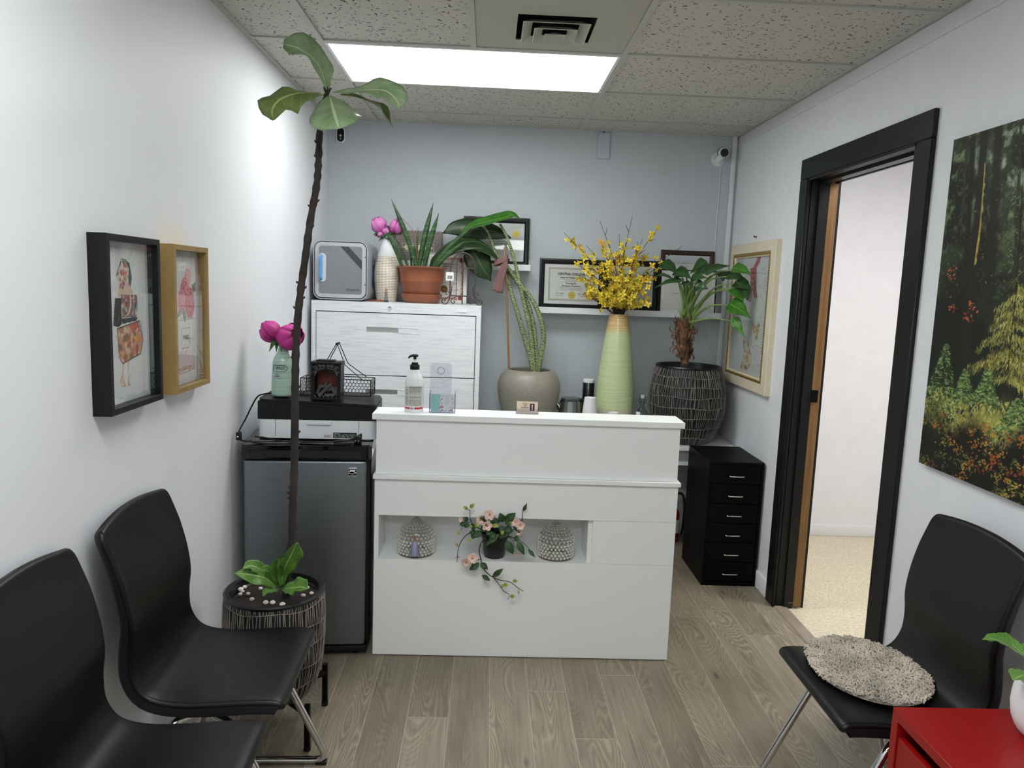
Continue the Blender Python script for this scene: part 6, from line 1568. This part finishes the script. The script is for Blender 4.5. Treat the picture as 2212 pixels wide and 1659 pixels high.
tips = [(1219, 503, -.04), (1296, 478, .04), (1366, 468, .02), (1420, 492, .03), (1474, 532, -.05), (1232, 562, -.10), (1243, 592, -.06), (1258, 640, -.10), (1408, 600, -.10), (1448, 560, -.08), (1298, 522, .06), (1338, 505, -.06), (1388, 515, -.02), (1266, 530, .0), (1262, 566, .07), (1402, 545, .08), (1350, 540, .09), (1310, 555, -.12), (1372, 565, -.13), (1330, 590, -.16), (1290, 605, -.15), (1385, 610, -.16), (1345, 625, -.17), (1262, 615, .03), (1425, 585, .02), (1318, 635, -.13), (1368, 640, -.13), (1290, 648, -.10), (1402, 648, -.09)]
special = {0: 'yellow forsythia branch reaching farthest to the upper left in the green vase', 1: 'bare-tipped forsythia branch rising left of centre in the green vase', 2: 'tallest forsythia branch standing up from the green vase', 3: 'forsythia branch reaching up to the right with one blossom at its tip', 4: 'forsythia branch reaching far right across the brown frame', 7: 'forsythia branch with a bare dark tip drooping in front of the left-hand framed diploma'}
FG = 'forsythia branches in the green vase'
for i, (u, v, dy) in enumerate(tips):
    o = V((GX_, GY_, TZ)); tip = at(u, v, y=max(min(GY_+dy, -.09), -.5))-o
    a = rg.uniform(0, 2*PI); st_ = V((.03*math.cos(a), .03*math.sin(a), .705)); mid = st_.lerp(tip, .5)+V((-(tip.x)*.12, 0, .05 if v < 600 else .02))
    if i == 7: pts = [st_, V((tip.x*.5, -.05, .80)), V((tip.x*.78, -.08, .845)), at(1277, 619, y=GY_-.10)-o, at(1256, 642, y=GY_-.10)-o]
    else: pts = [st_, V((st_.x*.9+tip.x*.05, st_.y, .78)), mid, tip]
    S = spline(pts, 26)
    t = thing('forsythia_branch', special.get(i, 'dark twig crowded with yellow blossoms in the middle of the green vase bouquet'), 'branch', o, group=FG)
    b = B().tube(S, [.0036-.0024*k/26 for k in range(27)], 6)
    nodes = []
    for k in range(5, 26, 3):
        p = S[k]; d_ = (S[min(k+1, 26)]-S[k-1]).normalized(); sd = d_.cross(V((rg.uniform(-1, 1), rg.uniform(-1, 1), rg.uniform(-1, 1)))).normalized()
        e = p+d_*rg.uniform(.02, .05)+sd*rg.uniform(.015, .035); b.tube([p, p.lerp(e, .5)+sd*.004, e], [.0019, .0015, .001], 5); nodes.append((e, sd+d_*.5)); nodes.append((p.lerp(e, .5), sd))
    b.build('twig', MT['twig'], t)
    bare = i in (1, 2, 7, 4); cnt = 26 if v > 500 else 22
    for k in range(cnt):
        f = rg.uniform(.30, .80 if bare else 1.0); p = S[int(f*26)]
        if k < len(nodes) and k % 2: p, nd = nodes[k]
        else: nd = V((rg.uniform(-1, 1), rg.uniform(-1.2, .4), rg.uniform(-.6, 1)))
        if bare and p.z > S[21].z and i != 7: continue
        p = p+V((rg.gauss(0, .014), rg.gauss(0, .012), rg.gauss(0, .014)))
        if p.z < .79 and i != 7: p.z = .79+rg.uniform(0, .03)
        if (p+o).y > -.03: p.y = -.03-o.y
        q = blo.copy() if not first else blo
        if not first: COL.objects.link(q)
        first = False
        if rg.random() < .10: q.data = me2
        q.parent = t; q.location = p; nv = V(nd)+V((0, -.6, .1)); q.rotation_mode = 'QUATERNION'
        q.rotation_quaternion = nv.to_track_quat('Z', 'Y') @ Euler((rg.uniform(-.3, .3), rg.uniform(-.3, .3), rg.uniform(0, 6))).to_quaternion(); s = rg.uniform(.9, 1.3); q.scale = (s, s, s)
    for k in range(3):
        p = S[rg.randrange(5, 22)]; q = glf.copy(); COL.objects.link(q); q.parent = t; q.location = p; q.rotation_euler = (rg.uniform(-.8, .8), rg.uniform(-.8, .8), rg.uniform(0, 6))
bpy.data.objects.remove(glf)

# ------------------------------------------------------------------ heart-leaved plant in the big wicker pot
QX, QY = 2.187, -.236
t = thing('potted_plant', 'heart-leaved plant with a shaggy brown trunk in a large dark wicker pot', 'potted plant', (QX, QY, TZ))
prof = [(.150, .002), (.172, .035), (.200, .095), (.222, .165), (.229, .23), (.226, .30), (.216, .36), (.200, .42), (.190, .445)]
B().lathe([(0, 0)]+[(r-.003, z) for r, z in prof]+[(.184, .450), (.176, .446), (.172, .40), (0, .39)], 64).build('pot', MT['weavebase'], t)
wicker(None, 'w', prof, t, 125, [.045, .105, .165, .225, .285, .345, .40], .0019, .0019, MT['strand'], 7, .035, .3)
B().lathe([(.165, .38), (.176, .445), (.180, .456), (.190, .458), (.195, .450), (.190, .442), (.178, .440)], 56).build('liner', MT['ribbed'], t)
B().lathe([(0, .418), (.172, .412)], 32).build('soil', MT['soil'], t)
org2 = V((QX, QY, TZ))
def pq(u, v, y): return at(u, v, y=y)-org2
yc_ = QY-.02
S = spline([pq(1480, 805, yc_), pq(1479, 775, yc_), pq(1476, 745, yc_), pq(1476, 715, yc_), pq(1480, 698, yc_)], 30); S[0].z = .41
rg = random.Random(13)
b = B().tube(S, [.026+.018*math.sin(min(1, max(0, (i-8)/16))*PI/2)+rg.uniform(-.003, .003)-(.02*max(0, (i-24)/6)) for i in range(31)], 12)
for k in range(110):                                   # dry leaf bases wrapping the trunk
    i = rg.randrange(7, 30); a = rg.uniform(0, 2*PI); d_ = V((math.cos(a), math.sin(a), 0)); e_ = V((-d_.y, d_.x, 0)); p = S[i]+d_*(.024+.016*min(1, (i-6)/14))
    L = rg.uniform(.03, .075); tw = rg.uniform(-.02, .02); o_ = rg.uniform(-.004, .022)
    b.leaf([p-d_*.010, p+d_*.004+V((0, 0, L*.4)), p+d_*(.004+o_*.5)+e_*tw*.5+V((0, 0, L*.75)), p+d_*(.004+o_)+e_*tw+V((0, 0, L))], [.010, .013, .008, .001], d_, .35, .25, 2, 7, 4)
for k in range(34):                                    # peeled strips curling away
    i = rg.randrange(9, 30); a = rg.uniform(-PI-.4, .4); d_ = V((math.cos(a), math.sin(a)*.7, 0)); p = S[i]+d_*.028; q = rg.uniform(.025, .06); c_ = rg.choice((-1, 1))
    pts_ = spline([p, p+d_*q*.5+V((0, 0, .012*c_)), p+d_*q*.95+V((0, 0, -.004)), p+d_*q*.9+V((0, 0, -.02*c_)), p+d_*q*.62+V((0, 0, -.022*c_))], 9)
    b.leaf(pts_, [.004, .006, .005, .003, .001], (0, -.5, .8), .3, .2, 2, 9, 3)
b.build('trunk', MT['fibre'], t, ang=70)
B().lathe([(.024, 0), (.031, .004), (.030, .03), (.027, .034)], 20, tuple(S[2])).build('trunk_ring', MT['bark'], t)
heads = [  # leaf base, tip, depth, half width, bright, facing
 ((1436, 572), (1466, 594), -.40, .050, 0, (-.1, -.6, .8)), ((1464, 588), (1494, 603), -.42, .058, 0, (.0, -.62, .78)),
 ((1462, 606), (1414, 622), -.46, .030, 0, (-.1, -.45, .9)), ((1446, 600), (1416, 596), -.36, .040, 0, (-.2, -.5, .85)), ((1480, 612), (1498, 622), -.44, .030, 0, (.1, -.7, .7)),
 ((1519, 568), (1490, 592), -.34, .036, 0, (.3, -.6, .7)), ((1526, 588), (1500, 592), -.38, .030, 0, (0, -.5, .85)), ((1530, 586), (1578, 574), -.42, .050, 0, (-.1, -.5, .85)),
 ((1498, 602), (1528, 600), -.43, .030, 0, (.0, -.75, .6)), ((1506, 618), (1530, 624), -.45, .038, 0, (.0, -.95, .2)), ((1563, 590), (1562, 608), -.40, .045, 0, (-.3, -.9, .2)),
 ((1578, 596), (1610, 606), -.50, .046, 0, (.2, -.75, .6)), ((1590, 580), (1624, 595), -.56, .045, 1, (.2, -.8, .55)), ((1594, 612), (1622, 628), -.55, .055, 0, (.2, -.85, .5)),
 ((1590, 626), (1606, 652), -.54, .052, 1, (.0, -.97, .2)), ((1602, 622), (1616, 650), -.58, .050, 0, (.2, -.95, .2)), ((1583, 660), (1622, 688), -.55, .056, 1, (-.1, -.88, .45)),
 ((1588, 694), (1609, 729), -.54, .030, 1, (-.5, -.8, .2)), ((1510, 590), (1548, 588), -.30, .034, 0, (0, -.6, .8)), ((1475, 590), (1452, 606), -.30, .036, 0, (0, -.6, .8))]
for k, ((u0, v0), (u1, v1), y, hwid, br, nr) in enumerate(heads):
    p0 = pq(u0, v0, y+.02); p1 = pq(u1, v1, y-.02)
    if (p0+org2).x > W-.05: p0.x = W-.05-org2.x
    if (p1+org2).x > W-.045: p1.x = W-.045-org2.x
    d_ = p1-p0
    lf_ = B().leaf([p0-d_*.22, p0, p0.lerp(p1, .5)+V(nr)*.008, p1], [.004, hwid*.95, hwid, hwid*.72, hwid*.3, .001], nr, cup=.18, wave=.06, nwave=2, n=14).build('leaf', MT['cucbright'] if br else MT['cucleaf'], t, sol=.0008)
    s0 = V((rg.uniform(-.028, .028), yc_-QY+rg.uniform(-.025, .02), S[-1].z-rg.uniform(.0, .03))); s0.x += S[-1].x
    spread = (p0-s0); m1 = s0+V((spread.x*.16, spread.y*.12, spread.z*.45)); m2 = s0+V((spread.x*.55, spread.y*.5, spread.z*.86+.012))
    PS = spline([s0, m1, m2, p0], 22); B().tube(PS, [.0105*(1-i/22)**1.2+.0022 for i in range(23)], 7).build('petiole', MT['petiole'], t)
for k in range(9):
    s0 = V((S[-1].x+rg.uniform(-.03, .03), yc_-QY+rg.uniform(-.03, .02), S[-1].z-.02)); e = s0+V((rg.uniform(-.06, .07), rg.uniform(-.06, .02), rg.uniform(.10, .17)))
    B().tube(spline([s0, s0.lerp(e, .5)+V((0, 0, .02)), e], 10), [.013, .013, .012, .011, .009, .007, .005, .004, .003, .002, .001], 7, flat=.6).build('leaf_sheath', MT['petiole'], t)

# ------------------------------------------------------------------ the niche: two hobnail jars, a tassel, a trailing rose
NZ = .418
def hob_jar(lab, x, y):
    t = thing('glass_jar', lab, 'jar', (x, y, NZ), group='hobnail glass jars in the desk niche')
    jb = B().lathe([(0, .004), (.058, .004), (.066, 0), (.071, .006), (.0735, .03), (.0745, .062), (.0735, .072)], 44).build('bowl', MT['jar'], t)
    b = B()
    for j in range(5):
        for i in range(28): a = 2*PI*(i+.5*(j % 2))/28; b.ball((.0735*math.cos(a), .0735*math.sin(a), .014+j*.0128), .0058, seg=7)
    b.build('hobnails', MT['jarbump'], jb)
    b = B().lathe([(.064, .001), (.0715, .0035), (.064, .006)], 44); b.build('foot_ring', MT['jarfoot'], jb)
    ld = B().lathe([(.071, .074), (.0745, .076), (.075, .086), (.072, .098), (.062, .111), (.048, .121), (.034, .130), (.022, .139), (.014, .149), (.0095, .157), (.0, .158)], 44).build('lid', MT['jar'], t)
    b = B()
    for j in range(2):
        for i in range(26): a = 2*PI*(i+.5*(j % 2))/26; r_ = (.0745, .070)[j]; b.ball((r_*math.cos(a), r_*math.sin(a), (.084, .097)[j]), .0045, seg=6)
    for j in range(5):
        n_ = 26-3*j; r_ = (.0625, .051, .039, .029, .0205)[j]; z = (.110, .119, .1268, .1335, .1405)[j]
        for i in range(n_): a = 2*PI*(i+.5*(j % 2))/n_; b.ball((r_*math.cos(a), r_*math.sin(a), z), .0030, seg=5)
    b.build('hobnails', MT['jarbump'], ld); B().ico((0, 0, .166), .0115, 1).build('knob', MT['jarbump'], ld)
    return t
MT['jarbump'] = pm('glass_bead', 'EFEFE8', .12, spec=.9); MT['jarbump'].node_tree.nodes['Principled BSDF'].inputs['Alpha'].default_value = .55; MT['jarfoot'] = pm('rose_tinted_foot', '8A7468', .15)
hob_jar('hobnail glass jar with a tassel on it, at the left of the desk niche', .7125, -1.602)
hob_jar('plain hobnail glass jar at the right of the desk niche', 1.302, -1.602)
t = thing('tassel', 'lavender silk tassel hanging on the left glass jar', 'tassel', (.7125, -1.602, NZ))
b = B(); b.tube([(.0075*math.cos(i*PI/8), .0075*math.sin(i*PI/8), .151) for i in range(16)], .001, 5, True)
b.tube(spline([(0, -.0085, .151), (0, -.035, .132), (.001, -.064, .112), (.001, -.082, .102)], 16), .0009, 5); b.build('cord', MT['lavender'], t)
B().lathe([(0, 0), (.004, -.002), (.0055, -.008), (.0045, -.012), (.007, -.017), (.0075, -.022), (0, -.022)], 16, (.001, -.0835, .102)).build('knot', MT['copper'], t)
b = B(); rg = random.Random(77)
for i in range(150):
    a = rg.uniform(0, 2*PI); r_ = math.sqrt(rg.random()); x0, y0_ = .006*r_*math.cos(a), .005*r_*math.sin(a); x1, y1_ = .021*r_*math.cos(a), .009*r_*math.sin(a)
    b.tube([(.001+x0, -.0845+y0_, .081), (.001+x0*2.2, -.086+y0_*1.4, .065), (.001+x1*.9, -.086+y1_, .042), (.001+x1, -.086+y1_, .018+rg.uniform(-.002, .004))], .0008, 4, cap=False)
b.build('threads', MT['lavender'], t, ang=90)

RX, RY = 1.042, -1.618
t = thing('potted_plant', 'black pot of artificial pink roses trailing out of the desk niche', 'potted plant', (RX, RY, NZ))
B().lathe([(0, 0), (.040, 0), (.043, .003), (.055, .088), (.060, .090), (.0605, .104), (.057, .104), (.054, .09), (0, .085)], 40).build('pot', MT['ribbed'], t)
org3 = V((RX, RY, NZ))
def pr(u, v, y=-1.70): return at(u, v, y=y)-org3
def cr(a, b_): return (820+a/4.608, 1060+b_/4.608)      # coordinates of the close-up
def C(a, b_, y=-1.71): return pr(*cr(a, b_), y)
b = B()
for path, r in (([(1060, 470, -1.67), (1010, 520, -1.71), (992, 600, -1.715), (1010, 690, -1.715), (1040, 785, -1.712), (1110, 850, -1.712), (1200, 890, -1.715), (1300, 910, -1.72), (1380, 970, -1.72), (1430, 1000, -1.72)], .0026),
                ([(1130, 860, -1.712), (1180, 920, -1.712), (1235, 1000, -1.715), (1290, 1035, -1.715), (1275, 1085, -1.715)], .0018),
                ([(1000, 440, -1.65), (930, 420, -1.70), (880, 430, -1.71), (820, 490, -1.715), (785, 570, -1.715), (775, 660, -1.712), (770, 715, -1.712)], .0022), ([(778, 655, -1.713), (800, 668, -1.713)], .0012), ([(775, 660, -1.713), (745, 675, -1.713)], .0012),
                ([(1010, 680, -1.715), (960, 690, -1.718), (920, 680, -1.72)], .0014), ([(1040, 400, -1.63), (950, 350, -1.67), (905, 290, -1.70), (900, 190, -1.705)], .0022), ([(900, 200, -1.705), (870, 175, -1.705)], .0014),
                ([(1200, 420, -1.63), (1350, 380, -1.67), (1415, 300, -1.70), (1425, 200, -1.705), (1465, 125, -1.705)], .0022), ([(1250, 440, -1.65), (1400, 500, -1.70), (1480, 570, -1.71), (1550, 665, -1.71)], .0018),
                ([(900, 310, -1.68), (840, 340, -1.69), (800, 410, -1.695)], .0016), ([(1120, 470, -1.66), (1180, 440, -1.69), (1250, 400, -1.70)], .0014), ([(1150, 460, -1.64), (1300, 470, -1.69), (1360, 580, -1.71)], .0014)):
    b.tube(spline([C(*q) for q in path], 24), [r*(1-.5*i/24) for i in range(25)], 6)
b.build('stems', MT['twig'], t)
rg = random.Random(19)
def rl(a0, b0, a1, b1, w_, mat=None, y=-1.71, nr=(0, -.9, .4)):
    p0, p1 = C(a0, b0, y), C(a1, b1, y-.008); mt = mat or MT['roseleaf']
    B().leaf([p0, p0.lerp(p1, .5)+V((0, -.006, .002)), p1], [.002, w_*.9, w_, w_*.6, .0006], nr, cup=.2, wave=.16, nwave=4, n=10).build('leaf', mt, t, sol=.0005)
for a in ((1230, 310, 1195, 220, .016), (1250, 310, 1355, 220, .018), (1150, 330, 1145, 275, .020), (1010, 310, 1040, 250, .012), (830, 340, 905, 350, .010), (960, 410, 890, 415, .010), (960, 400, 920, 480, .015), (1010, 400, 940, 470, .014),
          (1190, 430, 1050, 550, .012), (1300, 380, 1190, 480, .016), (1260, 500, 1330, 630, .018), (1370, 500, 1440, 640, .014), (1480, 585, 1545, 660, .008), (1340, 470, 1390, 480, .012), (1240, 370, 1330, 410, .016), (1200, 350, 1240, 420, .013),
          (990, 720, 893, 790, .014), (1005, 720, 1078, 782, .013), (1125, 855, 1232, 775, .011), (1020, 840, 1102, 895, .010), (1430, 200, 1465, 130, .007), (1100, 400, 1060, 440, .014), (1340, 330, 1400, 420, .013), (1060, 360, 1000, 400, .014), (1150, 420, 1090, 470, .016), (1280, 430, 1230, 380, .015), (910, 370, 960, 340, .014), (880, 300, 830, 270, .012), (800, 330, 860, 330, .010), (1020, 330, 1080, 310, .014), (1390, 300, 1440, 345, .010), (1300, 300, 1250, 330, .016), (1120, 310, 1180, 300, .014)):
    rl(*a, y=-1.695 if a[1] < 500 else -1.713)
for a in ((900, 170, 945, 130, .008), (875, 185, 832, 155, .007), (945, 345, 990, 340, .007), (1125, 350, 1185, 345, .009), (1205, 430, 1235, 400, .009), (1325, 900, 1375, 895, .007), (1230, 935, 1282, 935, .008), (1220, 930, 1222, 970, .006), (1300, 1050, 1350, 1050, .008), (880, 470, 905, 505, .006), (765, 520, 775, 555, .005), (1380, 990, 1385, 1030, .004), (1300, 340, 1305, 305, .005), (780, 410, 790, 435, .006), (895, 350, 925, 360, .005)):
    rl(*a, mat=MT['yleaf'], y=-1.715)
def rosebud(a, b_, y, r, ax):
    r *= 1.15
    c = C(a, b_, y); bo = B(); axv = V(ax).normalized(); e1 = axv.orthogonal().normalized(); e2 = axv.cross(e1)
    for L in range(2):
        for k in range(5):
            q = 2*PI*(k+.5*L)/5; o = e1*math.cos(q)+e2*math.sin(q); rr = r*(1 if L == 0 else .72)
            bo.leaf([c, c+o*rr*.6+axv*rr*(.10+.2*L), c+o*rr*1.05+axv*rr*(.35+.35*L)], [.002, rr*.42, rr*.52, rr*.2], axv, .25, .1, 2, 6, 4)
    f = bo.build('rose', MT['peach'], t, sol=.0004); B().ball(c+axv*r*.18, r*.22, seg=8).build('stamens', MT['peachin'], f)
for a in ((1095, 240, -1.70, .019, (0, -.8, .3)), (1000, 290, -1.70, .018, (.3, -.8, .1)), (1070, 345, -1.705, .018, (0, -.9, .0)), (1355, 310, -1.705, .018, (-.3, -.8, .2)), (1400, 345, -1.71, .016, (.2, -.9, .0)), (1385, 410, -1.70, .012, (0, -.9, -.3)), (1375, 615, -1.715, .016, (.1, -.6, -.7)), (865, 710, -1.725, .018, (-.2, -.8, -.2)), (925, 670, -1.725, .019, (.1, -.9, .1)), (815, 290, -1.69, .010, (-.3, -.8, 0))): rosebud(*a)
